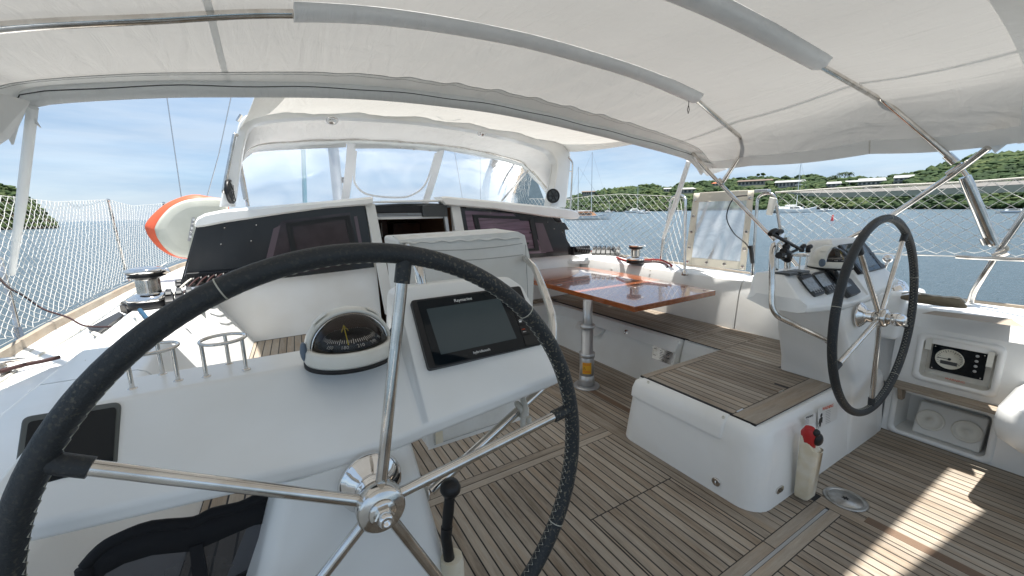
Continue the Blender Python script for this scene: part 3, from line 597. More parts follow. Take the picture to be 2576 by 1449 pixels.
def console(i):
    dx = 0 if i == 0 else D
    t_ = thing('helm_console', (HX[i], .95, 0), ('near white helm console with the large plotter, behind the big leather wheel' if i == 0 else 'far white helm console with three handheld displays at the starboard helm'), 'helm console', 'helm consoles')
    ST = [(-.425, .962, .862, .985, 1.05, .985), (-.40, .955, .90, 1.02, 1.08, 1.02), (-.365, .950, .955, 1.066, 1.095, 1.068), (-.345, .948, .972, 1.074, 1.10, 1.074), (-.2, .935, .982, 1.072, 1.10, 1.074), (0, .917, .985, 1.068, 1.10, 1.072), (.1, .913, .985, 1.068, 1.10, 1.072), (.2, .916, .985, 1.068, 1.10, 1.072), (.243, .922, .985, 1.072, 1.11, 1.078), (.262, .924, 1.030, 1.196, 1.14, 1.19), (.29, .926, 1.040, 1.212, 1.15, 1.20), (.45, .942, 1.040, 1.214, 1.15, 1.20), (.60, .957, 1.036, 1.208, 1.14, 1.195), (.635, .962, 1.02, 1.18, 1.12, 1.17), (.655, .965, .95, 1.08, 1.08, 1.08)]
    rg = []
    for x, zl, yf, zf, yb, zb in ST:
        rg.append([Vector((x+dx, y, z)) for y, z in ((.862, zl-.040), (.832, zl-.030), (.829, zl), (yf, zf), (yb, zb), (yb+.015, zb-.02), (1.10, .95), (1.0, zl-.045))])
    mb = MB(); mb.loft(rg, smooth=False); body = obj('console_body', mb, M['gel'], t_, bevel=.010, bseg=3)
    mb = MB(); mb.loft([[Vector((x+dx, y, z)) for y, z in ((.99, .94), (1.09, .94), (1.09, 1.083), (1.06, 1.09), (.99, 1.075))] for x in ((.03, .225))], smooth=False) if False else None
    mb = MB()
    if i == 0:
        lv = [(.886, -.045, .222, .832, 1.08), (.72, -.10, .250, .812, 1.12), (.50, -.20, .290, .80, 1.16), (0, -.40, .36, .80, 1.22)]
    else:
        lv = [(.886, 2.36, 2.80, .832, 1.12), (.72, 2.44, 2.85, .812, 1.15), (.50, 2.585, 2.93, .81, 1.18), (.39, 2.64, 2.98, .815, 1.20), (.0, 2.66, 3.12, .816, 1.2)]
    rings = []
    for z, x0, x1, y0, y1 in lv: rings.append([Vector(((x0+x1)/2+a, (y0+y1)/2+b_, z)) for a, b_ in rrect(x1-x0, y1-y0, .035, 5)])
    mb.loft(list(reversed(rings)), smooth=True); obj('pedestal', mb, M['gel'], t_)
    return t_, body
con = [console(0), console(1)]
# compasses
def compass(i):
    o = Vector((.128+(D if i else 0), .973, 1.074))
    t_ = thing('compass', o, ('white hooded compass beside the big leather wheel, card showing 180 and 210' if i == 0 else 'white hooded compass on the far helm console at right'), 'compass', 'steering compasses')
    obj('gasket', MB().lathe([(.0, -.006), (.101, -.006), (.101, .003), (0, .003)], o, (0, 0, 1), 48), M['rubber'], t_)
    obj('base_ring', MB().lathe([(.0, .002), (.098, .002), (.100, .008), (.097, .030), (.092, .035), (.084, .035), (.083, .020), (0, .020)], o, (0, 0, 1), 56), M['white_plastic'], t_)
    mb = MB(); rg = []
    for k in range(29):
        a = pi*k/28; r0, r1 = .084, .097
        prof = [(r0+.002, -.012), (r1-.003, -.008), (r1-.002, .030), (r1-.018, .062), (r0-.022, .060), (r0-.002, .028)]
        rg.append([o+Vector((cos(a)*r, y, .028+sin(a)*r*.92)) for r, y in prof])
    mb.loft(rg, smooth=True); hood = obj('hood', mb, M['white_plastic'], t_)
    for a0 in (52, 128):
        mb = MB(); rg = []
        for k in range(7):
            a = radians(a0-11+k*22/6); rg.append([o+Vector((cos(a)*r, y, .028+sin(a)*r*.92)) for r, y in ((.0975, -.006), (.0995, -.004), (.0995, .022), (.0975, .024))])
        mb.loft(rg, smooth=False); obj('hood_rib', mb, M['white_plastic'], hood)
    mb = MB(); rg = []
    for k in range(29):
        a = pi*k/28; rg.append([o+Vector((cos(a)*r, y, .028+sin(a)*r*.92)) for r, y in ((.0805, -.014), (.084, -.014), (.084, -.009), (.0805, -.009))])
    mb.loft(rg, smooth=True); obj('dome_ring', mb, M['chrome'], t_)
    for s in (-1, 1): mb = MB(); mb.ball(o+Vector((s*.098, -.002, .03)), .016, 8, (.5, 1, 1.4)); obj('side_knob', mb, M['rubber_blue'], t_)
    mb = MB(); rg = []
    for k in range(0, 15):
        t = pi*.5*k/14; rg.append([o+Vector((cos(2*pi*j/36)*.080*cos(t), sin(2*pi*j/36)*.080*cos(t), .031+.076*sin(t))) for j in range(36)])
    mb.loft(rg, cap=False); obj('dome', mb, M['dome'], t_)
    mb = MB(); rg = []
    for k in range(0, 12):
        t = pi*.5*k/11; rg.append([o+Vector((cos(pi*j/18)*.073*cos(t), .006+sin(pi*j/18)*.071*cos(t), .031+.069*sin(t))) for j in range(19)])
    mb.loft(rg, cap=False, closed=False); obj('back_shell', mb, M['interior'], t_)
    # card: a shallow cone with a bevelled scale facing aft
    card = obj('card', MB().lathe([(0, .052), (.048, .054), (.052, .053), (.070, .034), (0, .034)], o, (0, 0, 1), 60), M['black'], t_)
    mb = MB()
    for k in range(72):
        a = 2*pi*k/72; d = Vector((cos(a), sin(a), 0)); s_ = Vector((-sin(a), cos(a), 0))*.0007
        r0, r1 = (.052, .0575) if k % 6 else (.050, .0595); z0, z1 = .0542-(r0-.052)*1.05, .0542-(r1-.052)*1.05
        mb.add([o+d*r0-s_+Vector((0, 0, z0)), o+d*r1-s_+Vector((0, 0, z1)), o+d*r1+s_+Vector((0, 0, z1)), o+d*r0+s_+Vector((0, 0, z0))], [(0, 1, 2, 3)])
    obj('scale_ticks', mb, M['sticker'], card)
    for deg, s in ((0, '210'), (-30, '180'), (30, '240'), (-60, '150'), (60, '270')):
        a = radians(-90+deg+12); d = Vector((cos(a), sin(a), 0)); x = Vector((-sin(a), cos(a), 0)); yv = (-d*.75+Vector((0, 0, .66)))
        text('numeral', s, .0115, o+d*.0650+Vector((0, 0, .0412)), x, yv, M['sticker'], card)
    mb = MB(); mb.tube([o+Vector((-.012, -.062, .046)), o+Vector((-.016, -.045, .088))], .0012, 6); mb.tube([o+Vector((-.022, -.050, .074)), o+Vector((-.016, -.045, .088)), o+Vector((-.008, -.052, .076))], .0010, 6)
    obj('lubber_line', mb, mat('yellow_line', (.75, .62, .05), .5), t_)
compass(0); compass(1)
# cup holders
def cup_holder(o, label):
    t_ = thing('cup_holder', o, label, 'cup holder', 'steel ring cup holders'); o = Vector(o)
    obj('ring', MB().tube([o+Vector((.041*cos(2*pi*k/48), .041*sin(2*pi*k/48), .072)) for k in range(48)], .0036, 10, closed=True), M['steel'], t_)
    for a in (90, 210, 330):
        a = radians(a); p = o+Vector((.041*cos(a), .041*sin(a), 0)); obj('leg', MB().tube([p, p+Vector((0, 0, .071))], .0038, 10), M['steel'], t_)
        obj('foot', MB().lathe([(0, 0), (.0085, 0), (.0085, .002), (.005, .004), (0, .004)], p, (0, 0, 1), 16), M['steel'], t_)
cup_holder((-.119, 1.040, 1.0705), 'stainless ring cup holder nearer the compass on the near console')
cup_holder((-.237, 1.044, 1.0715), 'stainless ring cup holder crossed by the big leather wheel')
q = A(*c7(775, 680), 2, 1.074); cup_holder((q.x, 1.045, 1.072), 'stainless ring cup holder on the far helm console')
# near chart plotter
def quad_slab(name, cs, n, t0, t1, mt, parent, r=.12, bevel=0):
    n = Vector(n).normalized(); ctr = sum(cs, Vector())/4; out = []
    for k in range(4):
        a, b_, c_ = cs[k-1], cs[k], cs[(k+1) % 4]; q = r*min((a-b_).length, (c_-b_).length)
        p, e = b_+(a-b_).normalized()*q, b_+(c_-b_).normalized()*q
        for j in range(5):
            t = j/4; out.append(p*(1-t)**2+b_*2*t*(1-t)+e*t*t)
    mb = MB(); mb.prism([p+n*t0 for p in out], n*(t1-t0)); return obj(name, mb, mt, parent, bevel=bevel)
n_ = Vector((0, -.784, .62)).normalized(); p0 = Vector((.286, .89, 1.026))
Q = lambda x, y, off=0: PL(*c2(x, y), p0+n_*off, n_)
def plotter(i):
    dx = Vector((D if i else 0, 0, 0))
    t_ = thing('chart_plotter', p0+dx, ('large black chart plotter with grey screen on the near console' if i == 0 else 'black chart plotter behind the rim of the starboard wheel'), 'chart plotter', 'chart plotters')
    cs = [Q(888, 620), Q(1045, 1200), Q(2000, 985), Q(1810, 495)]; cs = [c+dx for c in cs]
    obj('case', MB(), M['black'], t_) if False else quad_slab('case', cs, n_, -.012, .010, M['black'], t_, .05, bevel=.003)
    cs = [Q(948, 618, .01), Q(1105, 1165, .01), Q(1868, 995, .01), Q(1700, 515, .01)]; quad_slab('glass', [c+dx for c in cs], n_, .000, .0015, M['screen'], t_, .02)
    cs = [Q(1027, 683, .01), Q(1150, 1068, .01), Q(1790, 930, .01), Q(1645, 590, .01)]; quad_slab('display', [c+dx for c in cs], n_, .0016, .0020, M['screen_grey'], t_, .01)
    for (a, b_) in (((1768, 700), (1885, 745)), ((1790, 760), (1860, 812)), ((1812, 825), (1885, 895)), ((1840, 905), (1990, 985))):
        (x0, y0), (x1, y1) = a, b_; sl_ = .22*(x1-x0)
        cs = [Q(x0, y0+8, .01), Q(x0+(y1-y0)*.33, y1+8, .01), Q(x1+(y1-y0)*.33, y1-sl_*.6, .01), Q(x1, y0-sl_*.3, .01)]
        quad_slab('button', [c+dx for c in cs], n_, .001, .0035, M['plastic_grey'] if False else M['black'], t_, .12)
    if i == 0:
        xd = (Q(1645, 590)-Q(1027, 683)); yd = (Q(1027, 683)-Q(1150, 1068))
        text('brand_lettering', 'Raymarine', .0125, Q(1338, 600, .012), xd, yd, M['sticker'], t_); text('brand_lettering', 'hybridtouch', .0100, Q(1497, 1035, .012), xd, yd, M['sticker'], t_)
        text('button_mark', 'WPT', .0052, Q(1850, 852, .0142), xd, yd, M['ink_red'], t_); text('button_mark', 'MENU', .0040, Q(1858, 872, .0142), xd, yd, M['sticker'], t_)
        mb = MB(); qq = Q(1824, 783, .0142); X_ = xd.normalized(); Y_ = yd.normalized(); mb.prism([qq+X_*a+Y_*b_ for a, b_ in ((-.005, -.003), (.003, -.003), (.003, .002), (-.005, .002))], n_*.0003); mb.tube([qq+X_*-.005+Y_*.003, qq+X_*0+Y_*.0055, qq+X_*.006+Y_*.002], .0006, 5); obj('button_mark', mb, M['sticker'], t_)
    else:
        a = Q(1700, 560, .012)+dx; mb = MB(); mb.ball(A(*c7(1480, 425), 1, .985), .024, 8, (1.2, .8, .6)); obj('mount_knob', mb, M['black'], t_)
plotter(0); plotter(1)
# near left screen
fn = Vector((0, -.68, .73)).normalized(); fp = Vector((0, .9, .998))
def FQ(px, py, off=0): return PL(px, py, Vector((0, .905, 1.002))+fn*off, fn)
t_ = thing('multifunction_display', FQ(170, 1130), 'small black framed display at the left end of the near console, behind the wheel rim', 'display')
quad_slab('case', [FQ(61, 1053), FQ(33, 1250), FQ(298, 1178), FQ(308, 1013)], fn, -.012, .010, mat('bezel_olive', (.10, .11, .105), .45), t_, .10, bevel=.004)
quad_slab('screen', [FQ(72, 1062, .01), FQ(48, 1236, .01), FQ(284, 1166, .01), FQ(293, 1024, .01)], fn, .000, .0016, M['screen'], t_, .06)
# displays of the far console
def FS(px, py, off=0): return PL(px, py, Vector((D, .905, 1.000))+fn*off, fn)
HT_ = [((590, 780), (795, 1050), (940, 1000), (735, 745)), ((770, 745), (975, 1010), (1100, 960), (925, 715)), ((1062, 830), (1250, 1045), (1388, 990), (1245, 810))]
SC_ = [((668, 820), (780, 965), (905, 925), (790, 775)), ((830, 755), (940, 905), (1050, 870), (945, 725)), ((1150, 850), (1245, 905), (1300, 885), (1225, 820))]
LB = ('leftmost dark handheld display on the far console, nearest the grab rail', 'middle dark handheld display on the far console', 'rightmost dark handheld display on the far console, beside the wheel rim')
for k in range(3):
    cs = [FS(*c7(x, y)) for x, y in HT_[k]]; t_ = thing('handheld_display', sum(cs, Vector())/4, LB[k], 'display', 'handheld displays on the far console')
    quad_slab('case', cs, fn, -.006, .018, M['plastic_grey'], t_, .16, bevel=.004)
    e = [c_+(sum(cs, Vector())/4-c_)*.10 for c_ in cs]; quad_slab('face', e, fn, .018, .0195, M['black'], t_, .14)
    sc_ = [FS(*c7(x, y), .019) for x, y in SC_[k]]; quad_slab('screen', sc_, fn, .0008, .0015, M['lcd'], t_, .03)
    mb = MB(); a, b_, c_, d_ = e
    for r_ in range(3):
        for s_ in range(4):
            u = .12+s_*.22; v = .74+r_*.075; o = a+(b_-a)*v+(d_-a)*u*1.0; o = o+fn*.0196; ux = (d_-a).normalized(); uy = (b_-a).normalized()
            if k < 2: mb.prism([o, o+ux*.009, o+ux*.009+uy*.005, o+uy*.005], fn*.0012)
    if k < 2: obj('keys', mb, M['ink_grey'], t_)
q = FS(*c7(1045, 750)); t_ = thing('radio_handset', q, 'glossy black radio handset in its cradle on the far console, above the displays', 'radio handset')
quad_slab('cradle', [FS(*c7(945, 695)), FS(*c7(1055, 830)), FS(*c7(1160, 800)), FS(*c7(1070, 680))], fn, -.004, .010, M['black'], t_, .2)
a, b_ = FS(*c7(1010, 700), .02), FS(*c7(1110, 810), .02); obj('handset', MB().tube([a, a+(b_-a)*.2+fn*.008, a+(b_-a)*.8+fn*.008, b_], [.012, .016, .016, .012], 12), M['screen'], t_)
for k, (x, y) in enumerate(((470, 725), (620, 705))):
    q = A(*c7(x, y), 2, 1.078); tag(obj('rubber_pad', MB().box((q.x-.042, q.y-.035, 1.071), (q.x+.042, q.y+.035, 1.083)), M['plastic_grey'], bevel=.003), 'flat dark pad on the far console, %s' % ('next to the steel grab rail' if k == 0 else 'next to the cup holder'), 'pad', 'flat dark pads')
# grab rails
def rail(i):
    s = 1 if i == 1 else -1; cx = HX[i]
    def T(x, y, z): return Vector((cx+s*(x-HX[1]), y, z))
    t_ = thing('grab_rail', T(2.1, 1.0, 1.0), ('stainless grab rail round the near console, with a grey rope tied to its lower run' if i == 0 else 'stainless grab rail bent round the left end of the far console'), 'grab rail', 'helm grab rails')
    pts = fillet([T(2.40, 1.14, 1.245), T(2.28, 1.09, 1.235), T(2.055, 1.02, 1.215), T(1.995, .985, 1.15), T(1.975, .955, .935), T(1.99, .935, .895), T(2.408, .883, .714)], .055, 8)
    if i == 0: pts = fillet([Vector((.97, 1.55, 1.20)), A(1318, 648, 1, 1.42), A(1345, 672, 1, 1.25), A(1372, 740, 1, 1.08), A(1392, 800, 1, 1.0), T(1.99, .935, .895), T(2.408, .883, .714)], .06, 8)
    obj('rail_tube', MB().tube(pts, .0127, 14), M['steel'], t_)
    if i == 0: obj('post', MB().tube(fillet([(.352, 1.095, 1.17), (.345, 1.115, 1.275), (.42, 1.50, 1.29)], .05), .0150, 14), M['steel'], t_)
    else:
        for x in (2.36, 2.245): obj('post', MB().tube([T(x, 1.10, 1.238), T(x-.0, 1.085, 1.065)], .0127, 12), M['steel'], t_)
    e = T(2.408, .883, .714); mb = MB(); mb.lathe([(0, 0), (.018, 0), (.018, .004), (.009, .006), (0, .006)], e+Vector((s*.012, 0, -.002)), (-s, 0, 0), 18); obj('end_bracket', mb, M['steel'], t_)
    return T
T1 = rail(1); T0 = rail(0)
a, b_ = T0(2.02, .930, .882), T0(2.408, .883, .714); kp = a+(b_-a)*.24; dr = (b_-a).normalized(); pr = dr.cross(Vector((0, 1, 0))).normalized()
mb = MB(); mb.tube([kp+pr*.018*cos(t)+Vector((0, 1, 0))*.018*sin(t)+dr*(.006*t/3) for t in [k*.35 for k in range(22)]], .008, 8)
mb.tube(spline([kp+Vector((.0, .02, .05)), kp+Vector((.0, -.02, .012)), kp+Vector((-.012, -.026, -.02)), kp+Vector((-.006, -.02, -.062)), kp+Vector((.016, -.014, -.060)), kp+Vector((.016, -.01, -.03))], 5), .0085, 8)
tag(obj('tied_rope', mb, M['rope_white']), 'worn grey rope knotted round the lower run of the near grab rail', 'rope')
# tablet clamp on far rail
q = A(*c7(450, 500), 1, 1.0); t_ = thing('tablet_holder', q, 'black tablet holder clamped to the far grab rail', 'tablet holder')
y_ = 1.0
def K(x, y): return A(*c7(x, y), 1, y_)
obj('clamp', MB().tube([K(430, 440), K(470, 500), K(490, 570)], [.017, .030, .015], 12), M['black'], t_); obj('clamp_jaw', MB().tube([K(375, 500), K(430, 500)], [.016, .020], 12), M['black'], t_)
obj('ball_joint', MB().tube([K(460, 440), K(470, 385), K(480, 360)], [.012, .018, .012], 12), M['black'], t_)
for x, y in ((372, 508), (457, 480)): obj('bolt', MB().lathe([(0, 0), (.006, 0), (.006, .003), (0, .003)], K(x, y)+Vector((0, -.03, 0)), (0, -1, 0), 14), M['alu'], t_)
obj('arm', MB().tube([K(290, 228), K(440, 310), K(680, 440)], .0085, 8), M['black'], t_); obj('lever', MB().tube([K(540, 460), K(605, 432)], .007, 8), M['black'], t_)
for (x0, y0), (x1, y1), (x2, y2) in (((262, 235), (300, 195), (350, 185)), ((345, 235), (375, 200), (418, 200)), ((665, 455), (672, 400), (705, 375)), ((745, 460), (750, 405), (785, 385))): obj('grip', MB().tube(spline([K(x0, y0), K(x1, y1), K(x2, y2)], 4), [.012]*8+[.004], 8), M['black'], t_)
# throttle at far coaming
q = A(*c7(1800, 1010), 0, 3.36); q.z = .86; t_ = thing('throttle', q, 'polished throttle control with a ball topped lever behind the far wheel', 'throttle')
obj('housing', MB().lathe([(.0, 0), (.085, 0), (.085, .012), (.078, .045), (.055, .080), (.02, .095), (0, .097)], q+Vector((0, 0, -.02)), (0, 0, 1), 32), M['chrome'], t_)
a = A(*c7(1720, 660), 0, 3.25); b_ = A(*c7(1755, 580), 0, 3.25); obj('lever', MB().tube([q+Vector((0, .02, .05)), a, b_], .008, 10), M['chrome'], t_); mb = MB(); mb.ball(b_+Vector((0, 0, .02)), .028, 10); obj('lever_ball', mb, M['chrome'], t_)
# winch handles in holsters
def handle(name, pts_h, label, cols):
    pass
o = A(2020, 1245, 1, .775); o = Vector((o.x, .805, 0.012)); xx = A(2022, 1160, 1, .79).x
t_ = thing('winch_handle_holster', (xx, .79, .02), 'stained cream holster with a red and black winch handle on the bench end', 'winch handle')
H0, H1 = .015, .305
mb = MB(); rg = []
for z, w, d in ((.0, .030, .030), (.02, .036, .036), (.26, .042, .040)):
    rg.append([Vector((xx+a, .812-d+b_*d/.04-.005, H0+z)) for a, b_ in rrect(2*w, .078, .018, 4)])
top = [Vector((xx+a, .812-.040+b_-.005, H0+.28+(.030 if b_ > 0 else -.025)+(-a)*.35)) for a, b_ in rrect(.086, .078, .018, 4)]
mb.loft(rg+[top], smooth=True); obj('holster', mb, M['cream'], t_)
zt = .30; mb = MB(); mb.tube([(xx-.012, .775, zt-.02), (xx-.016, .777, zt+.055), (xx-.018, .775, zt+.082)], [.027, .033, .020], 14); obj('handle_grip', mb, M['red'], t_)
mb = MB(); mb.ball((xx-.004, .745, zt+.034), .026, 10, (1, .8, 1.25)); mb.ball((xx-.014, .750, zt+.066), .020, 8, (1, .8, .9)); obj('handle_knob', mb, M['black'], t_)
K_ = lambda x, y, Y=.80: A(x, y, 1, Y)
t_ = thing('winch_handle_holster', K_(1125, 1410), 'black winch handle with round knob in a cream holster beside the near pedestal', 'winch handle')
obj('handle_knob', MB().lathe([(0, -.020), (.016, -.018), (.024, -.006), (.024, .006), (.016, .018), (0, .020)], K_(1133, 1228), (K_(1133, 1228)-K_(1122, 1330)), 24), M['black'], t_)
obj('handle_grip', MB().tube([K_(1132, 1240), K_(1128, 1285), K_(1124, 1328)], [.012, .0135, .012], 14), M['black'], t_); obj('handle_arm', MB().tube([K_(1124, 1325), K_(1122, 1350), K_(1135, 1440)], [.014, .013, .014], 12), M['plastic_grey'] if False else M['black'], t_)
a = K_(1136, 1400); b_ = K_(1150, 1560); obj('holster', MB().tube([a, a+(b_-a)*.1, b_], [.026, .028, .024], 16), M['cream'], t_)
# stickers on the bench end
def SP(px, py, off=0): return A(px, py, 1, .834-off)
c4b = lambda x, y: ((2800+x*.73684)/1.56522, (1200+y*.73684)/1.56522)
def sticker(name, cs, label):
    t_ = thing('warning_label', sum([SP(*c) for c in cs], Vector())/4, label, 'warning label', 'warning labels on the bench end')
    nn = Vector((0, -1, .0)); mb = MB(); mb.prism([SP(*c)+nn*.004 for c in cs], nn*.0008); obj('backing', mb, M['sticker'], t_); return t_
w = [c4b(565, 552), c4b(668, 515), c4b(668, 608), c4b(565, 662)]; s1 = sticker('a', w, 'larger white warning label with red heading and a black figure, below the wheel')
xd = SP(*w[1])-SP(*w[0]); yd = SP(*w[0])-SP(*w[3]); up_ = Vector((0, 0, 1))
text('heading', 'WARNING', .026, SP(*c4b(625, 548), .0052), xd, up_, M['ink_red'], s1)
mb = MB(); q = SP(*c4b(588, 600), .0052); mb.lathe([(0, 0), (.011, 0), (.011, .0006), (0, .0006)], q+Vector((0, 0, .010)), (0, -1, 0), 16); mb.prism([q+Vector(p) for p in ((-.018, 0, -.006), (0, 0, .0), (.018, 0, -.006), (.020, 0, -.040), (.008, 0, -.030), (.010, 0, -.060), (-.002, 0, -.045), (-.014, 0, -.062), (-.010, 0, -.03), (-.022, 0, -.036))], (0, -.0006, 0)); obj('pictogram', mb, M['ink'], s1)
mb = MB()
for k in range(8):
    q = SP(*c4b(612, 570+k*9), .0052); L_ = xd.normalized()*(.05+.012*random.random()); mb.prism([q, q+L_, q+L_-up_*.0022, q-up_*.0022], (0, -.0004, 0))
obj('small_print', mb, M['ink_grey'], s1)
w = [c4b(495, 600), c4b(553, 572), c4b(554, 625), c4b(495, 650)]; s2 = sticker('b', w, 'smaller white warning label in black lettering, above the winch handle holster')
text('heading', 'WARNING', .0165, SP(*c4b(526, 598), .0052), xd, up_, M['ink'], s2); mb = MB()
for k in range(4):
    q = SP(*c4b(500, 618+k*7), .0052); L_ = xd.normalized()*.045; mb.prism([q, q+L_, q+L_-up_*.0018, q-up_*.0018], (0, -.0004, 0))
obj('small_print', mb, M['ink_grey'], s2)
# beach chair
YC = .93
def CP(px, py, off=0): p = A(px, py, 1, YC); return Vector((p.x, YC-off+(p.z-.7)*.18, p.z))
top = [CP(*p) for p in ((206, 1440), (245, 1398), (292, 1372), (372, 1342), (480, 1328), (530, 1305), (600, 1288), (650, 1266), (692, 1258), (706, 1266))]
inn = [CP(*p) for p in ((240, 1490), (262, 1450), (310, 1425), (380, 1403), (478, 1390), (520, 1376), (580, 1350), (640, 1325), (676, 1318), (682, 1325))]
bot = [p+(q_-p)*1.0+Vector((.05*k/9-.02, -.09, -.42)) for k, (p, q_) in enumerate(zip(top, inn))]
t_ = thing('folding_chair', (top[5].x, YC, 0), 'folded black mesh beach chair leaning in the bottom left corner, by the near pedestal', 'folding chair')
mb = MB(); mb.add(top+inn, [(k, k+1, 11+k, 10+k) for k in range(9)], True); obj('top_band', mb, M['blackfab'], t_, solid=.012)
ridge = MB(); ridge.tube(spline(top, 3), .011, 8); obj('top_tube', ridge, M['blackfab'], t_)
mb = MB(); mb.add(inn+bot, [(k, k+1, 11+k, 10+k) for k in range(9)], True); obj('mesh_back', mb, M['mesh_seat'], t_)
mb = MB(); mb.add([inn[4]+Vector((0, -.004, .01)), inn[5]+Vector((-.006, -.004, .01)), bot[5]+Vector((0, -.004, 0)), bot[4]+Vector((-.01, -.004, 0))], [(0, 1, 2, 3)]); obj('centre_strap', mb, M['blackfab'], t_, solid=.006)
for a_, b_, w in ((top[-1], bot[-1], .014), (top[0], bot[0], .014)): obj('side_tube', MB().tube([a_, a_+(b_-a_)*.5+Vector((.008, 0, 0)), b_], w, 10), M['blackfab'], t_)
obj('cross_strap', MB().add([CP(500, 1490), CP(690, 1395), CP(700, 1420), CP(520, 1520)], [(0, 1, 2, 3)]), M['blackfab'], t_, solid=.008)
# ---------------------------------------------------------------- table
TZ = .74
TP = lambda px, py: A(px, py, 2, TZ)
cr3 = lambda x, y: ((1500+x*.55198)/1.56522, (350+y*.55198)/1.56522)
t_ = thing('cockpit_table', (2.04, 2.34, 0), 'varnished mahogany table on a grey telescopic leg', 'table')
tt = TZ; A1, A2 = Vector((2.092, 1.890, tt)), Vector((3.045, 1.905, tt)); B2, B1 = Vector((3.17, 3.02, tt)), Vector((2.135, 2.925, tt))
def slab(pts, name, mt, th=.042):
    mb = MB(); mb.prism([Vector(p)-Vector((0, 0, th)) for p in pts], (0, 0, th)); return obj(name, mb, mt, t_, bevel=.006, bseg=3)
slab([A1, A2, B2, B1], 'tabletop', M['wood'])
slab([B1+Vector((0, .004, 0)), B2+Vector((0, .004, 0)), (3.17, 3.55, tt), (3.00, 3.80, tt), (2.42, 3.80, tt), (2.13, 3.42, tt)], 'folding_leaf', M['wood'])
slab([(2.20, 2.05, tt-.044), (2.92, 2.07, tt-.044), (2.95, 2.85, tt-.044), (2.22, 2.80, tt-.044)], 'lower_leaf', M['wood_edge'], .02)
for px, py in ((1407, 717), (1537, 677)):
    q = TP(px, py); obj('hinge', MB().box((q.x-.03, q.y-.010, tt), (q.x+.03, q.y+.010, tt+.003)), M['chrome'], t_, bevel=.001)
LX, LY = 2.06, 2.335
obj('leg', MB().lathe([(0, .10), (.058, .10), (.058, .255), (.052, .262), (.048, .262), (.048, .50), (0, .50)], (LX, LY, 0), (0, 0, 1), 36), M['alu'], t_)
obj('leg_collar', MB().lathe([(.048, .25), (.062, .25), (.062, .285), (.048, .285)], (LX, LY, 0), (0, 0, 1), 36), M['alu'], t_)
obj('leg_collar', MB().lathe([(.040, .49), (.058, .49), (.060, .50), (.060, .515), (.054, .518), (.037, .518)], (LX, LY, 0), (0, 0, 1), 36), M['alu'], t_)
obj('inner_leg', MB().lathe([(0, .40), (.037, .40), (.037, TZ-.03), (0, TZ-.03)], (LX, LY, 0), (0, 0, 1), 36), M['alu'], t_)
obj('base_cone', MB().lathe([(0, .012), (.068, .012), (.056, .105), (0, .105)], (LX, LY, 0), (0, 0, 1), 36), M['alu'], t_)
ft = obj('base_flange', MB().lathe([(0, .0), (.105, .0), (.105, .006), (.10, .010), (.07, .014), (0, .014)], (LX, LY, 0), (0, 0, 1), 48), M['alu'], t_)
for k in range(5): a = k*2*pi/5+.4; obj('screw', MB().lathe([(0, 0), (.006, 0), (.005, .002), (0, .002)], (LX+.088*cos(a), LY+.088*sin(a), .0085), (0, 0, 1), 12), M['steel'], ft)
mb = MB(); aa = [radians(-166+k*9) for k in range(9)]
mb.loft([[Vector((LX+r*cos(a), LY+r*sin(a), z)) for r, z in ((.0582, .12), (.0592, .12), (.0592, .215), (.0582, .215))] for a in aa], smooth=False); yl = obj('warning_label', mb, M['yellow'], t_)
am = radians(-130); dv = Vector((cos(am), sin(am), 0)); xv = Vector((-sin(am), cos(am), 0))
for k, z in enumerate((.205, .195, .145, .135)): mb = MB(); mb.loft([[Vector((LX+r*cos(a), LY+r*sin(a), z+dz)) for r, dz in ((.0593, 0), (.0598, 0), (.0598, .0035), (.0593, .0035))] for a in [radians(-160+j*8) for j in range(8)]], smooth=False); obj('print_line', mb, M['ink_red'], yl)
a_ = radians(-150); d_ = Vector((cos(a_), sin(a_), 0)); x_ = Vector((-sin(a_), cos(a_), 0)); o = Vector((LX, LY, .168))+d_*.0600; mb = MB(); mb.tube([o+x_*-.012+Vector((0, 0, -.010)), o+x_*.012+Vector((0, 0, -.010)), o+Vector((0, 0, .012))], .0012, 5, closed=True); mb.tube([o+Vector((0, 0, .006)), o+Vector((0, 0, -.003))], .0012, 5); obj('warning_triangle', mb, M['ink'], yl)
# ---------------------------------------------------------------- covered box behind the near plotter
t_ = thing('covered_box', (.68, 1.45, .42), 'upright box under a white stitched vinyl cover, behind the near plotter', 'covered box')
YB = 1.42
def BP(px, py, dy=0): return A(px, py, 1, YB)+Vector((0, dy, 0))
ring0 = [BP(1003, 604), BP(1016, 720), BP(1078, 1132), BP(1330, 1050), BP(1343, 690), BP(1320, 592), BP(1303, 583), BP(1180, 592)]
def push(r, dy, k, dz=0):
    c_ = sum(r, Vector())/len(r); return [c_+(p-c_)*k+Vector((0, dy, dz)) for p in r]
mb = MB(); mb.loft([push(ring0, 0, 1.0), push(ring0, .20, 1.01, .006), push(ring0, .24, .97, -.004)], smooth=False); cov = obj('vinyl_cover', mb, M['vinyl_cover'], t_, bevel=.012, bseg=3)
mb = MB()
for a_, b_, bow in (((1015, 628), (1310, 612), -.012), ((1022, 655), (1312, 640), -.01), ((1085, 1010), (1328, 945), .0), ((1090, 1115), (1328, 1035), .0), ((1318, 615), (1336, 1000), 0)):
    p, e = BP(*a_), BP(*b_); mb.tube([p+(e-p)*k/10+Vector((0, -.0125, bow*sin(pi*k/10))) for k in range(11)], .0014, 5)
obj('seam', mb, M['ink_grey'], cov)
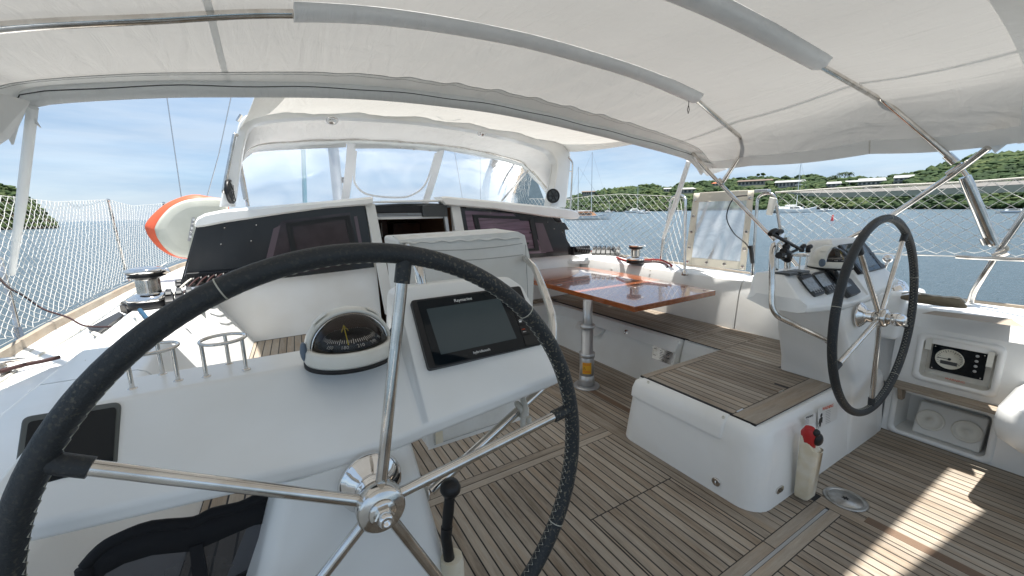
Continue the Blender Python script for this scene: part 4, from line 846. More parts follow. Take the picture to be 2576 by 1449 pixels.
obj('worn_flap', MB().prism([BP(1092, 1085)+Vector((0, -.012, 0)), BP(1110, 1080)+Vector((0, -.012, 0)), BP(1112, 1108)+Vector((0, -.012, 0)), BP(1094, 1114)+Vector((0, -.012, 0))], (0, -.003, 0)), M['cream'], cov)
mb = MB(); mb.grid(lambda u, v: BP(1004+302*u, 612-13*u-v*14)+Vector((0, -.008+.10*v, .006*sin(u*17+1)*sin(v*3)+.003*sin(u*41))), 50, 6); obj('top_flap', mb, M['vinyl_cover'], cov, solid=.004)
# ---------------------------------------------------------------- cabin
CB = thing('cabin', (1.34, 3.9, .4), 'white cabin front with dark tinted panels, roof brow and open companionway', 'cabin')
def CY(y): return lambda px, py: A(px, py, 1, y)
C38 = CY(3.80)
# white bulkhead, set back under the brow
mb = MB(); mb.prism([(-.62, 3.82, .38), (.80, 3.82, .38), (.80, 3.90, 1.47), (-.50, 3.90, 1.32)], (0, .04, 0)); obj('bulkhead', mb, M['gel'], CB)
mb = MB(); mb.prism([(1.62, 3.82, .38), (3.26, 3.82, .38), (3.24, 3.84, .84), (3.05, 3.86, .90), (2.74, 3.90, 1.33), (1.60, 3.90, 1.47)], (0, .04, 0)); obj('bulkhead', mb, M['gel'], CB)
YT = 3.805
def TQ(px, py, off=0): p = A(px, py, 1, YT-off); return p
def panel(pts, name, mt, parent, off, th, bevel=0):
    mb = MB(); mb.prism([TQ(px, py, off) for px, py in pts], (0, -th, 0)); return obj(name, mb, mt, parent, bevel=bevel)
pl = panel([(498, 562), (918, 505), (941, 672), (860, 682), (715, 699), (600, 706), (455, 716), (466, 690)], 'tinted_panel', M['tint'], CB, 0, .012, .004)
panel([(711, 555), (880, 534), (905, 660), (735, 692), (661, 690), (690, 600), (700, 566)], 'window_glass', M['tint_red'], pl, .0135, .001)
wf = MB()
def frame(pts_o, k, off, th):
    o = [TQ(*p, off) for p in pts_o]; c_ = sum(o, Vector())/len(o); mb = MB(); n = len(o)
    i_ = [p+(c_-p)*k for p in o]
    for a in range(n):
        b_ = (a+1) % n; mb.prism([o[a], o[b_], i_[b_], i_[a]], (0, -th, 0))
    return mb
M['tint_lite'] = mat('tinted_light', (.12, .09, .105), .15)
panel([(688, 575), (706, 566), (676, 690), (660, 690)], 'edge_reflection', M['tint_lite'], pl, .0150, .0008); panel([(890, 545), (898, 543), (916, 640), (908, 642)], 'edge_reflection', M['tint_lite'], pl, .0150, .0008)  # lighter strips painted on the tinted panels for reflections and the inner frame
w1 = obj('window_frame', frame([(718, 562), (878, 541), (903, 655), (742, 686)], .16, .016, .010), M['black'], pl)
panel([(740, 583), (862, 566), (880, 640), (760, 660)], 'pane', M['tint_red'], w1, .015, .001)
hp = panel([(560, 570), (648, 562), (635, 612), (550, 620)], 'hatch_plate', M['tint'], pl, .0135, .002)
for p in ((565, 573), (645, 566), (632, 606), (556, 614)): obj('screw', MB().lathe([(0, 0), (.006, 0), (.004, .004), (0, .004)], TQ(*p, .016), (0, -1, 0), 10), M['steel'], hp)
pr_ = panel([(1152, 522), (1384, 546), (1402, 562), (1446, 640), (1318, 650), (1300, 668), (1180, 676)], 'tinted_panel', M['tint'], CB, 0, .012, .004)
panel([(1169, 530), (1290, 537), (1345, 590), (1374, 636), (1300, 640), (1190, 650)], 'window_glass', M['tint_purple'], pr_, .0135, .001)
panel([(1346, 560), (1366, 562), (1392, 632), (1362, 636)], 'edge_reflection', M['tint_lite'], pr_, .0150, .0008)
w2 = obj('window_frame', frame([(1188, 540), (1340, 546), (1356, 630), (1210, 640)], .15, .016, .010), M['black'], pr_)
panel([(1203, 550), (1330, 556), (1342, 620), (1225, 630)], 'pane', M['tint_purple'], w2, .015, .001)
for p in ((1216, 588), (1335, 585), (1328, 612)): obj('window_latch', MB().box(TQ(*p, .03)-Vector((.012, .004, .01)), TQ(*p, .03)+Vector((.012, .004, .01))), M['black'], w2)
hp = panel([(1375, 556), (1420, 560), (1432, 578), (1390, 579)], 'hatch_plate', M['tint'], pr_, .0135, .002)
for p in ((1378, 559), (1415, 560), (1429, 576), (1394, 576)): obj('screw', MB().lathe([(0, 0), (.006, 0), (.004, .004), (0, .004)], TQ(*p, .016), (0, -1, 0), 10), M['steel'], hp)
# jambs and companionway
jb = MB(); jb.prism([TQ(918, 515, .02), TQ(941, 512, .02), TQ(995, 790, .02), TQ(968, 790, .02)], (0, -.03, 0)); obj('door_jamb', jb, M['gel2'], CB, bevel=.004)
jb = MB(); jb.prism([TQ(1131, 512, .02), TQ(1153, 512, .02), TQ(1183, 680, .02), TQ(1160, 680, .02)], (0, -.03, 0)); obj('door_jamb', jb, M['gel2'], CB, bevel=.004)
panel([(941, 517), (1060, 517), (1060, 535), (943, 535)], 'door_header', M['black'], CB, -.02, .04)
for k in range(3): panel([(943, 538+k*3.2), (1060, 536+k*3.2), (1060, 537.5+k*3.2), (943, 539.5+k*3.2)], 'header_rail', M['alu'], CB, .0, .02+.004*k)
panel([(1058, 520), (1120, 513), (1122, 545), (1060, 545)], 'sliding_track', M['plastic_grey'], CB, .0, .05, .004); panel([(1114, 545), (1122, 545), (1138, 665), (1132, 665)], 'door_edge', M['alu'], CB, .0, .04)
panel([(945, 546), (1112, 543), (1112, 549), (945, 552)], 'door_header_lip', M['gel2'], CB, -.01, .03)
# interior seen through the opening
mb = MB(); x0, x1, y0, y1, z0, z1 = .70, 1.75, 3.87, 6.0, -.6, 1.46
mb.add([(x0, y0, z0), (x1, y0, z0), (x1, y1, z0), (x0, y1, z0), (x0, y0, z1), (x1, y0, z1), (x1, y1, z1), (x0, y1, z1)], [(0, 1, 2, 3), (2, 3, 7, 6), (3, 0, 4, 7), (1, 2, 6, 5), (4, 5, 6, 7)]); inn_ = obj('saloon', mb, M['interior'], CB)
for xa, xb, z0_, z1_, y_ in ((.95, 1.03, -.3, 1.40, 5.6), (1.25, 1.34, -.3, 1.40, 5.55)): obj('cabinet', MB().box((xa, y_, z0_), (xb, y_+.2, z1_)), M['dark_wood'], inn_)
obj('cabinet', MB().box((1.38, 5.4, .6), (1.74, 5.8, 1.28)), M['dark_wood'], inn_); obj('lamp', MB().box((1.20, 5.3, 1.12), (1.212, 5.31, 1.30)), M['white_plastic'], inn_); obj('step', MB().box((.80, 3.9, .2), (1.56, 4.3, .24)), M['dark_wood'], inn_)
# brow
def brow(pts, name):       # pts: (px,py top, py bottom)
    rg = []
    for px, pt, pb_ in pts:
        a, b_ = A(px, pt, 1, 3.70), A(px, pb_, 1, 3.70)
        rg.append([Vector((b_.x, 3.84, b_.z+.005)), Vector((b_.x, 3.715, b_.z)), Vector((b_.x, 3.70, b_.z+.012)), Vector((a.x, 3.70, a.z-.02)), Vector((a.x, 3.72, a.z-.003)), Vector((a.x, 3.80, a.z)), Vector((a.x, 3.95, a.z))])
    mb = MB(); mb.loft(rg, smooth=False); return obj(name, mb, M['gel'], CB, bevel=.01, bseg=3)
brow([(489, 558, 570), (496, 546, 572), (515, 536, 570), (560, 527, 561), (700, 515, 540), (820, 505, 524), (925, 495, 516), (938, 494, 514)], 'roof_brow')
brow([(1112, 494, 506), (1122, 493, 516), (1250, 505, 527), (1380, 518, 546), (1440, 526, 551), (1455, 532, 550), (1459, 540, 546)], 'roof_brow')
# roof and cabin sides run forward
def roof_z(x): return 1.535-.055*((x-1.34)/1.2)**2
mb = MB(); rg = []
for y, hw, dz in ((3.86, 1.76, 0), (5, 1.72, .03), (6.5, 1.55, .02), (8, 1.25, -.05), (9.5, .85, -.25), (10.5, .5, -.5)):
    rg.append([Vector((1.34+hw*s*k, y, z+dz)) for s, k, z in ((-1, 1.04, .70), (-1, .98, 1.18), (-1, .93, 1.36), (-1, .6, 1.47), (0, 0, 1.505), (1, .6, 1.47), (1, .93, 1.36), (1, .98, 1.18), (1, 1.04, .70))])
rg[0] = [Vector((p.x, p.y+.05, p.z)) for p in rg[0]]
mb.loft(rg, cap=False, closed=False, smooth=False); obj('coachroof', mb, M['gel'], CB)
mb = MB(); mb.prism([(.86, 3.74, 1.505), (1.56, 3.74, 1.515), (1.56, 4.9, 1.535), (.86, 4.9, 1.535)], (0, 0, .02)); obj('sliding_hatch', mb, M['gel'], CB, bevel=.006)
# tinted cabin sides
mb = MB(); a, b_ = TQ(498, 562), TQ(455, 716); mb.add([a, b_, b_+Vector((-.10, 3.0, .15)), a+Vector((-.02, 3.0, .05))], [(0, 1, 2, 3)]); obj('side_panel', mb, M['tint'], CB, solid=.01)
a, b_ = TQ(1384, 546), TQ(1446, 640); mb = MB(); mb.add([a, b_, b_+Vector((.12, 2.5, .12)), a+Vector((.04, 2.5, .05))], [(0, 1, 2, 3)]); obj('side_panel', mb, M['tint'], CB, solid=.01)
# ---------------------------------------------------------------- dodger
DG = thing('spray_hood', (1.34, 4.1, 1.4), 'white arch and spray hood with clear windows standing on the cabin roof', 'spray hood')
YA = 4.05
def arch_path(px_pts, y): return [A(px, py, 1, y) for px, py in px_pts]
op = spline(arch_path([(553, 520), (570, 430), (592, 350), (606, 305), (640, 288), (760, 279), (900, 281), (1050, 291), (1200, 312), (1320, 337), (1395, 356), (1424, 372), (1430, 400), (1426, 450), (1418, 522)], YA), 5)
ip = spline(arch_path([(590, 520), (604, 430), (614, 368), (632, 322), (672, 306), (770, 297), (900, 299), (1050, 309), (1200, 331), (1310, 357), (1368, 376), (1390, 394), (1398, 420), (1390, 470), (1380, 520)], YA), 5)
mb = MB(); rg = [[o+Vector((0, -.05, 0)), o+Vector((0, .10, 0)), i_+Vector((0, .12, 0)), i_+Vector((0, -.03, 0))] for o, i_ in zip(op, ip)]
mb.loft(rg, smooth=True); obj('arch', mb, M['gel'], DG, bevel=.018, bseg=3)
h2 = spline(arch_path([(600, 408), (606, 392), (645, 364), (760, 354), (880, 350), (1000, 355), (1110, 364), (1220, 382), (1310, 406), (1332, 425), (1372, 468), (1385, 490)], 5.0), 5)
h2 = h2[:len(ip)] if len(h2) > len(ip) else h2
# resample ip to h2 count
def resample(P0, n):
    L_ = [0]
    for a, b_ in zip(P0, P0[1:]): L_.append(L_[-1]+(b_-a).length)
    out = []
    for k in range(n):
        t = L_[-1]*k/(n-1); j = max(0, min(len(P0)-2, next((m_ for m_ in range(len(L_)-1) if L_[m_+1] >= t-1e-9), len(P0)-2))); f = (t-L_[j])/max(1e-9, L_[j+1]-L_[j]); out.append(P0[j].lerp(P0[j+1], f))
    return out
inner = [p for p in ip if p.z > 1.62]
a_ = resample(inner, 60); b_ = resample(h2, 60)
def hood(u, v):
    k = u*59; j = min(58, int(k)); f = k-j; p = a_[j].lerp(a_[j+1], f); q = b_[j].lerp(b_[j+1], f); p = p+Vector((0, .08, .012)); r = p.lerp(q, v); r.z += .05*sin(pi*v)*(1-abs(2*u-1)**4)+.004*sin(u*60+v*9); return r
mb = MB(); mb.grid(hood, 59, 12); obj('hood_fabric', mb, M['canvas4'], DG, solid=.003)
obj('hoop', MB().tube([p+Vector((0, 0, -.006)) for p in resample(h2[3:-3], 50)], .0125, 10), M['steel'], DG)
low = [Vector((p.x, p.y, p.z)) for p in resample(h2[4:-3], 50)]
mb = MB(); rg = [[p+Vector((0, -.004, .0)), p+Vector((0, .05, -.055-.01*sin(k*1.3)*.6))] for k, p in enumerate(low)]; mb.loft(rg, closed=False, cap=False); obj('front_valance', mb, M['canvas2'], DG, solid=.004)
YW0, YW1 = 5.06, 5.65
def WP(px, py, v): return A(px, py, 1, YW0+(YW1-YW0)*v)
def wq_(name, tl, tr, br, bl, mt, off=0):
    nu, nv = 14, 8
    def fn(u, v):
        t = Vector((tl[0]+(tr[0]-tl[0])*u, tl[1]+(tr[1]-tl[1])*u)); b0 = Vector((bl[0]+(br[0]-bl[0])*u, bl[1]+(br[1]-bl[1])*u)); q = t.lerp(b0, v); return WP(q.x, q.y, v)+Vector((0, off+.02*sin(pi*u)*sin(pi*v), 0))
    mb = MB(); mb.grid(fn, nu, nv); return obj(name, mb, mt, DG)
wq_('window', (606, 385), (872, 366), (862, 512), (592, 520), M['vinyl_clear']); wq_('window', (884, 365), (1106, 372), (1072, 512), (884, 512), M['vinyl_clear']); wq_('window', (1118, 374), (1338, 422), (1376, 520), (1082, 512), M['vinyl_clear'])
def strip(name, pts, w, mt):
    P0 = spline([WP(px, py, (py-370)/140) for px, py in pts], 6); mb = MB(); rg = []
    for k, p in enumerate(P0):
        d = (P0[min(k+1, len(P0)-1)]-P0[max(k-1, 0)]).normalized(); s = d.cross(Vector((0, 1, 0))).normalized()*w/2
        rg.append([p-s+Vector((0, -.012, 0)), p+s+Vector((0, -.012, 0)), p+s+Vector((0, -.004, 0)), p-s+Vector((0, -.004, 0))])
    mb.loft(rg, smooth=False); return obj(name, mb, mt, DG)
strip('window_seam', [(884, 362), (878, 430), (866, 515)], .095, M['bandw']); strip('window_seam', [(1112, 364), (1092, 440), (1068, 515)], .098, M['bandw'])
strip('window_seam', [(895, 380), (891, 430), (893, 462), (915, 485), (950, 494), (1000, 497), (1030, 493), (1060, 475), (1078, 445), (1096, 385)], .026, M['bandw'])
strip('window_seam', [(612, 386), (700, 374), (870, 366)], .04, M['canvas2']); strip('window_seam', [(1120, 374), (1230, 396), (1335, 428)], .05, M['canvas2']); strip('window_seam', [(890, 367), (1000, 368), (1106, 376)], .06, M['canvas2'])
for px, py in ((960, 370), (1006, 372), (1040, 377), (1080, 380)): obj('snap', MB().lathe([(0, 0), (.010, 0), (.007, .006), (0, .006)], WP(px, py, 0)+Vector((0, -.016, 0)), (0, -1, 0), 12), M['steel'], DG)
for P0 in ([A(603, 398, 1, 4.9), A(624, 518, 1, 4.6)], [A(1328, 430, 1, 4.9), A(1262, 505, 1, 5.5)], [A(1340, 432, 1, 4.9), A(1396, 500, 1, 4.3)]): obj('hood_strut', MB().tube(P0, .015, 10), M['steel'], DG)
obj('hood_strut', MB().tube([A(598, 402, 1, 4.9), A(617, 500, 1, 4.6)], .017, 10), M['canvas2'], DG)
for k, P0 in enumerate(([(1436, 405), (1441, 412), (1436, 520)],)):
    q = fillet([A(1430, 395, 1, 4.0), A(1441, 408, 1, 4.0), A(1435, 525, 1, 4.0)], .04); obj('handrail', MB().tube(q, .011, 10), M['steel'], DG)
    for py in (430, 500): obj('standoff', MB().tube([A(1425, py, 1, 4.02), A(1438, py+1, 1, 4.0)], .008, 8), M['steel'], DG)
obj('handrail', MB().tube(fillet([A(596, 340, 1, 3.98), A(590, 338, 1, 3.96), A(562, 482, 1, 3.96), A(566, 486, 1, 3.99)], .03), .014, 12), M['steel'], DG)
obj('arch_fitting', MB().tube([A(597, 305, 1, 3.97), A(607, 289, 1, 3.97)], .013, 10), M['steel'], DG)
for k, (px, py) in enumerate(((835, 303), (1213, 334))):
    o = A(px, py, 1, 4.06); tag(obj('downlight', MB().lathe([(.0, -.02), (.050, -.02), (.052, .004), (.046, .010), (.030, .011), (.028, .006), (0, .006)], o, (0, -.55, -.83), 32), M['chrome']), 'small round chrome light under the %s' % ('left part of the white arch' if k == 0 else 'right part of the white arch'), 'light', 'lights under the arch')
for k, (px, py) in enumerate(((578, 482), (1391, 493))):
    o = A(px, py, 1, 3.99); axd = (Vector((.985, -.17, 0)) if k == 0 else Vector((-.15, -.98, .05))).normalized(); r = (.095, .085)[k]
    t_ = thing('speaker', o, 'oval black loudspeaker on the inside of the %s arch leg' % ('left' if k == 0 else 'right'), 'loudspeaker', 'arch loudspeakers')
    obj('rim', MB().lathe([(.0, -.01), (r, -.01), (r, .014), (r*.90, .020), (r*.88, .010), (0, .006)], o, axd, 36), M['black'], t_)
    obj('cone', MB().lathe([(r*.80, .010), (r*.62, .017), (r*.40, .006), (r*.22, .010), (0, .018)], o, axd, 32), M['plastic_grey'], t_)
    mb = MB(); ux = axd.cross(Vector((0, 0, 1))).normalized(); uz = Vector((0, 0, 1))
    for a in range(3): aa = a*pi/3; d = ux*cos(aa)+uz*sin(aa); mb.tube([o+axd*.021-d*r*.88, o+axd*.024, o+axd*.021+d*r*.88], .0035, 6)
    obj('grille', mb, M['black'], t_)
# ---------------------------------------------------------------- mast and rigging
t_ = thing('mast', (1.12, 7.6, 1.4), 'grey alloy mast seen through the left window of the spray hood', 'mast')
mb = MB(); mp0 = A(853, 520, 1, 7.6); rg = []
for z in (1.3, 4, 9, 17): rg.append([Vector((mp0.x+a, 7.6+b_, z)) for a, b_ in [(cos(k*pi/8)*.085, sin(k*pi/8)*.14) for k in range(16)]])
mb.loft(rg); obj('spar', mb, M['mastalu'], t_)
for dz in (1.75, 2.0): obj('mast_winch', MB().lathe([(0, 0), (.05, 0), (.045, .06), (.05, .09), (0, .09)], (mp0.x+.08, 7.55, dz), (1, 0, 0), 16), M['black'], t_)
tag(obj('rolled_sail', MB().tube([A(768, 540, 1, 11), A(762, 350, 1, 11), A(757, 100, 1, 11)], .05, 10), M['tube_blue']), 'blue strip of rolled sail beyond the left spray hood window', 'rolled sail')
tag(obj('shroud', MB().tube([A(457, 500, 1, 6.6), A(421, 252, 1, 6.6), A(395, 80, 1, 6.6)], .006, 6), M['alu']), 'thin grey wire shroud rising behind the paddle board nose', 'shroud')
tag(obj('shroud', MB().tube([A(520, 498, 1, 6.2), A(550, 390, 1, 6.2), A(580, 250, 1, 6.2), A(610, 110, 1, 6.2)], .006, 6), M['alu']), 'thin grey wire shroud just left of the white arch', 'shroud')
for k, (a, b_, y) in enumerate((((1140, 360), (1165, 510), 9), ((1208, 350), (1209, 512), 9))): tag(obj('shroud', MB().tube([A(*b_, 1, y), A(*a, 1, y), A(a[0]*2-b_[0], a[1]*2-b_[1], 1, y)], .007, 6), M['alu']), 'faint wire seen through the right hood window, %s' % ('slanting' if k == 0 else 'upright'), 'shroud')
# ---------------------------------------------------------------- bimini
BM = thing('bimini', (1.34, 1.4, 1.7), 'white canvas sun awning stretched over steel hoops above the cockpit', 'awning')
FR = [(-.84, 1.70), (-.80, 1.80), (-.745, 1.852), (-.43, 1.915), (-.097, 1.96), (.475, 2.018), (1.0, 2.032), (1.477, 2.02), (2.177, 1.96), (2.75, 1.90), (3.26, 1.834), (3.42, 1.77), (3.5, 1.705)]
H2_ = [(-1.05, 1.66), (-.90, 1.84), (-.61, 1.955), (-.25, 2.05), (.11, 2.14), (.555, 2.21), (1.147, 2.238), (1.668, 2.222), (2.1, 2.19), (2.56, 2.125), (3.04, 1.99), (3.18, 1.90), (3.30, 1.70)]
H3_ = [(-1.00, 1.70), (-.85, 1.90), (-.50, 2.02), (.11, 2.15), (.60, 2.19), (1.28, 2.20), (1.80, 2.185), (2.56, 2.125), (3.10, 2.06), (3.27, 1.97), (3.36, 1.70)]
def rs(pr, n=41, dz=0, y=0): return resample([Vector((x, y, z+dz)) for x, z in spline([Vector((x, z, 0)) for x, z in pr], 6) and [(p.x, p.y) for p in spline([Vector((x, z, 0)) for x, z in pr], 6)]], n)
NS = 61
stn = [(2.42, rs(FR, NS, .075)), (1.85, rs(H2_, NS, .022)), (1.13, rs(H3_, NS, .022)), (.50, rs([(x, z+.03 if 0 < x < 3 else z) for x, z in H3_], NS, .0)), (.36, rs(H3_, NS, -.01)), (-.02, rs(H3_, NS, -.06))]
def can(u, v, lim=4):
    k = u*(NS-1); j = min(NS-2, int(k)); f = k-j
    yy = 2.42+(stn[lim][0]-2.42)*v
    for (ya, ra), (yb, rb) in zip(stn, stn[1:]):
        if yb <= yy <= ya+1e-9:
            t = (ya-yy)/(ya-yb); a, b_ = ra[j].lerp(ra[j+1], f), rb[j].lerp(rb[j+1], f); p = a.lerp(b_, t)
            sag = -.018*sin(pi*t)*(1 if ya-yb > .3 else 0)
            w = 0
            if ya > 1.9: w = (.007*sin((p.x*2.6+yy*2.2)*9+2*sin(yy*3+p.x))+.004*sin((p.x*5+yy*3.1)*9))*sin(pi*t)**.7*min(1, max(0, (p.x-.1)/.8))*min(1, max(0, (3.0-p.x)/.8))
            return Vector((p.x, yy, p.z+sag+w))
mb = MB(); mb.grid(lambda u, v: can(u, v, 4), 150, 60); obj('canopy', mb, M['canvas'], BM)
# front pocket and double band
def band(name, ya, yb, dz, mt, u0=0, u1=1, nu=110, nv=4):
    def fn(u, v):
        uu = u0+(u1-u0)*u; y = ya+(yb-ya)*v; p = can(uu, (2.42-y)/(2.42-stn[4][0]), 4); return p+Vector((0, 0, dz))
    mb = MB(); mb.grid(fn, nu, nv); return obj(name, mb, mt, BM)
fr_ = rs(FR, NS, .0); mb = MB(); rg = []
for k, p in enumerate(fr_):
    rg.append([Vector((p.x, 2.42+y, p.z+z)) for y, z in ((.012, .078), (.020, .045), (.012, .004), (-.006, 0), (-.020, .02), (-.022, .045), (-.012, .072))])
mb.loft(rg, smooth=True); obj('front_pocket', mb, M['canvas2'], BM)
band('front_band', 2.41, 2.27, -.006, M['canvas2'])
mb = MB(); mb.tube([Vector((p.x, 2.42-.024, p.z+.046+.003*sin(k*.9))) for k, p in enumerate(fr_)], .0022, 5); obj('piping', mb, M['ink'], BM)
mb = MB(); mb.tube([can(k/120, (2.42-2.272)/(2.42-.36))+Vector((0, 0, -.008)) for k in range(121)], .0013, 4); mb.tube([can(k/120, (2.42-2.30)/(2.42-.36))+Vector((0, 0, -.008)) for k in range(121)], .0008, 4); obj('stitch_line', mb, M['ink_grey'], BM)
band('aft_band', .53, .365, -.006, M['canvas2']); band('aft_edge', .44, .362, -.010, M['canvas2'])
for x_, w_ in ((-.10, .024), (3.02, .03)):
    mb = MB()
    def fn(u, v, x_=x_, w_=w_):
        best = min(range(101), key=lambda k: abs(can(k/100, u).x-(x_+w_*(v-.5)))); lo = max(0, best-1)/100; hi = min(100, best+1)/100; tx = x_+w_*(v-.5)
        for _ in range(18):
            m_ = (lo+hi)/2
            if can(m_, u).x < tx: lo = m_
            else: hi = m_
        return can(lo, u)+Vector((0, 0, -.004))
    mb.grid(fn, 30, 1); obj('seam_band', mb, M['canvas2'], BM)
# side hem bands
for u0, u1 in ((.0, .02), (.982, 1.0)):
    band('side_hem', 2.40, .38, 0.0 if False else -.002, M['canvas2'], u0, u1, 4, 40)
# port and starboard corner flaps
mb = MB(); e = fr_[0]; mb.add([(-.745, 2.36, 1.86), (-.84, 2.42, 1.73), (-.80, 1.2, 1.60), (-.70, 1.2, 1.70), (-.78, 2.0, 1.60)], [(0, 1, 4, 3)]); obj('corner_flap', mb, M['canvas2'], BM, solid=.004)
mb = MB(); mb.add([A(2428, 372, 0, 3.37), A(2492, 372, 0, 3.37), A(2503, 386, 0, 3.37), A(2576, 330, 0, 3.40), A(2576, 230, 0, 3.37), A(2500, 300, 0, 3.36)], [(0, 1, 2, 3, 4, 5)]); obj('corner_flap', mb, M['canvas2'], BM, solid=.004)
mb = MB(); mb.add([A(1735, 395, 1, 2.42), A(1830, 425, 1, 2.15), A(1780, 442, 1, 2.40), A(1742, 412, 1, 2.43)], [(0, 1, 2, 3)]); obj('corner_flap', mb, M['canvas2'], BM, solid=.006)
# hoops, sleeves
def hoop(pr, y, leg, name='hoop', sl=(.12, 2.56), side=None):
    pts = [Vector((x, y, z)) for x, z in pr[1:-1]]
    r_ = fillet([Vector((3.22 if y < 1.5 else 3.16, y, 1.93 if y > 1.5 else 1.97))], .1) if False else None
    path = spline(pts, 8); path = path+leg
    obj('hoop', MB().tube(path, .0155, 12), M['steel'], BM)
    slv = [p for p in path if sl[0] <= p.x <= sl[1] and p.z > 2.0]
    mb = MB(); rg = []
    for p in slv: rg.append([p+Vector((0, yy, zz)) for yy, zz in ((-.062, .018), (-.034, -.018), (0, -.026), (.030, -.018), (.050, .018))])
    mb.loft(rg, smooth=True, closed=True); obj('sleeve', mb, M['canvas_blue'], BM)
lg2 = fillet([Vector((3.18, 1.86, 1.90)), A(1872, 352, 0, 3.28), A(1866, 385, 0, 3.30), A(1824, 450, 0, 3.32)], .05, 5)[1:]
lg3 = fillet([Vector((3.16, 1.10, 2.03)), A(2215, 245, 0, 3.26), A(2300, 318, 0, 3.30), A(2398, 402, 0, 3.36)], .08, 5)[1:]
hoop(H2_[:-2], 1.85, lg2); hoop(H3_[:-2], 1.13, lg3)
obj('front_hoop', MB().tube([Vector((p.x, 2.42, p.z+.03)) for p in fr_[2:-2]], .015, 10), M['steel'], BM)
lp = A(1732, 262, 1, 1.86); mb = MB(); mb.tube([lp+Vector((0, 0, .03)), lp+Vector((.003, 0, -.01)), lp+Vector((.012, 0, -.035)), lp+Vector((.002, 0, -.06)), lp+Vector((-.008, 0, -.035)), lp+Vector((0, 0, -.01))], .0025, 6); obj('zip_pull', mb, M['ink'], BM)
# struts of the awning (starboard)
s0 = A(1745, 400, 1, 2.30); s1_ = A(1968, 622, 0, 3.34)
obj('forward_strut', MB().tube([A(1742, 385, 0, 3.30), A(1785, 435, 0, 3.32), s1_, A(2010, 672, 0, 3.34)], .0155, 12), M['steel'], BM)
j1 = A(2412, 415, 0, 3.37)
obj('aft_strut', MB().tube([A(2486, 372, 0, 3.30), A(2400, 437, 0, 3.38), A(2240, 545, 0, 3.44), A(2135, 600, 0, 3.46)], .0165, 12), M['steel'], BM)
obj('joint', MB().tube([A(2382, 390, 0, 3.36), A(2404, 410, 0, 3.37)], .022, 12), M['steel'], BM); obj('joint', MB().tube([A(2385, 440, 0, 3.385), A(2425, 414, 0, 3.375)], .021, 12), M['steel'], BM); obj('joint', MB().tube([A(2415, 420, 0, 3.375), A(2432, 442, 0, 3.38)], .012, 10), M['steel'], BM)
obj('joint', MB().tube([A(1808, 452, 0, 3.32), A(1818, 463, 0, 3.32)], .021, 12), M['steel'], BM); obj('joint', MB().tube([A(1830, 441, 0, 3.32), A(1820, 456, 0, 3.32)], .019, 12), M['steel'], BM)
obj('telescopic_post', MB().tube([A(2427, 445, 0, 3.385), A(2436, 466, 0, 3.40), A(2492, 602, 0, 3.52), A(2500, 616, 0, 3.53)], [.026, .028, .028, .024], 16), M['steel'], BM)
obj('post_collar', MB().tube([A(2481, 596, 0, 3.515), A(2489, 612, 0, 3.525)], .031, 16), M['steel'], BM)
# sun panel between arch and awning
tl, tr_ = (.02, 2.50, 2.04), (3.26, 2.5, 1.98)
def cpn(u, v):
    a = Vector((.03+3.0*u, 2.5, 2.07+.06*sin(pi*u)+(-.06 if u > .5 else 0)*(2*u-1))); j = resample(op_top, 41); k = u*40; i0 = min(39, int(k)); b_ = j[i0].lerp(j[i0+1], k-i0)+Vector((0, .03, .006*abs(sin(u*70))*(v > .9)-.014))
    p = a.lerp(b_, v); p.z += -.03*sin(pi*v)+.012*sin(u*38+v*4)*v; return p
op_top = [p for p in op if p.z > 2.12]
CO = thing('sun_panel', (1.6, 3.2, 2.0), 'pale canvas panel laced between the white arch and the big awning', 'sun panel')
mb = MB(); mb.grid(cpn, 90, 14); obj('panel_fabric', mb, M['canvas3'], CO)
mb = MB(); mb.grid(lambda u, v: cpn(u*.055, v)+Vector((0, 0, -.004)), 3, 14); obj('edge_hem', mb, M['canvas2'], CO)
mb = MB(); mb.grid(lambda u, v: cpn(.955+u*.045, v)+Vector((0, 0, -.004)), 3, 14); obj('edge_hem', mb, M['canvas2'], CO)
mb = MB(); mb.grid(lambda u, v: cpn(u, .93+.075*v)+Vector((0, -.004, -.004)), 90, 1); obj('laced_hem', mb, M['canvas2'], CO)
q = A(1105, 262, 1, 3.4); mb = MB(); mb.tube(spline([A(1098, 262, 1, 3.6), A(1105, 275, 1, 3.7), A(1114, 281, 1, 3.8)], 4), .006, 6); mb.tube(spline([A(1160, 265, 1, 3.5), A(1140, 276, 1, 3.7), A(1114, 281, 1, 3.8)], 4), .006, 6); obj('tie', mb, M['canvas2'], CO)
# unseen canvas added overhead, its edge cut to leave the floor's strip of sun
mb = MB(); mb.grid(lambda u, v: Vector((-.8+4.3*u, .13+(4.3-4.3*u)*.088-2.6*v, 2.25-.45*abs(2*u-1)**3)), 20, 6); tag(obj('sun_blocker', mb, M['canvas']), 'unseen canvas sheet added over the stern to shape the strip of sun', 'awning')
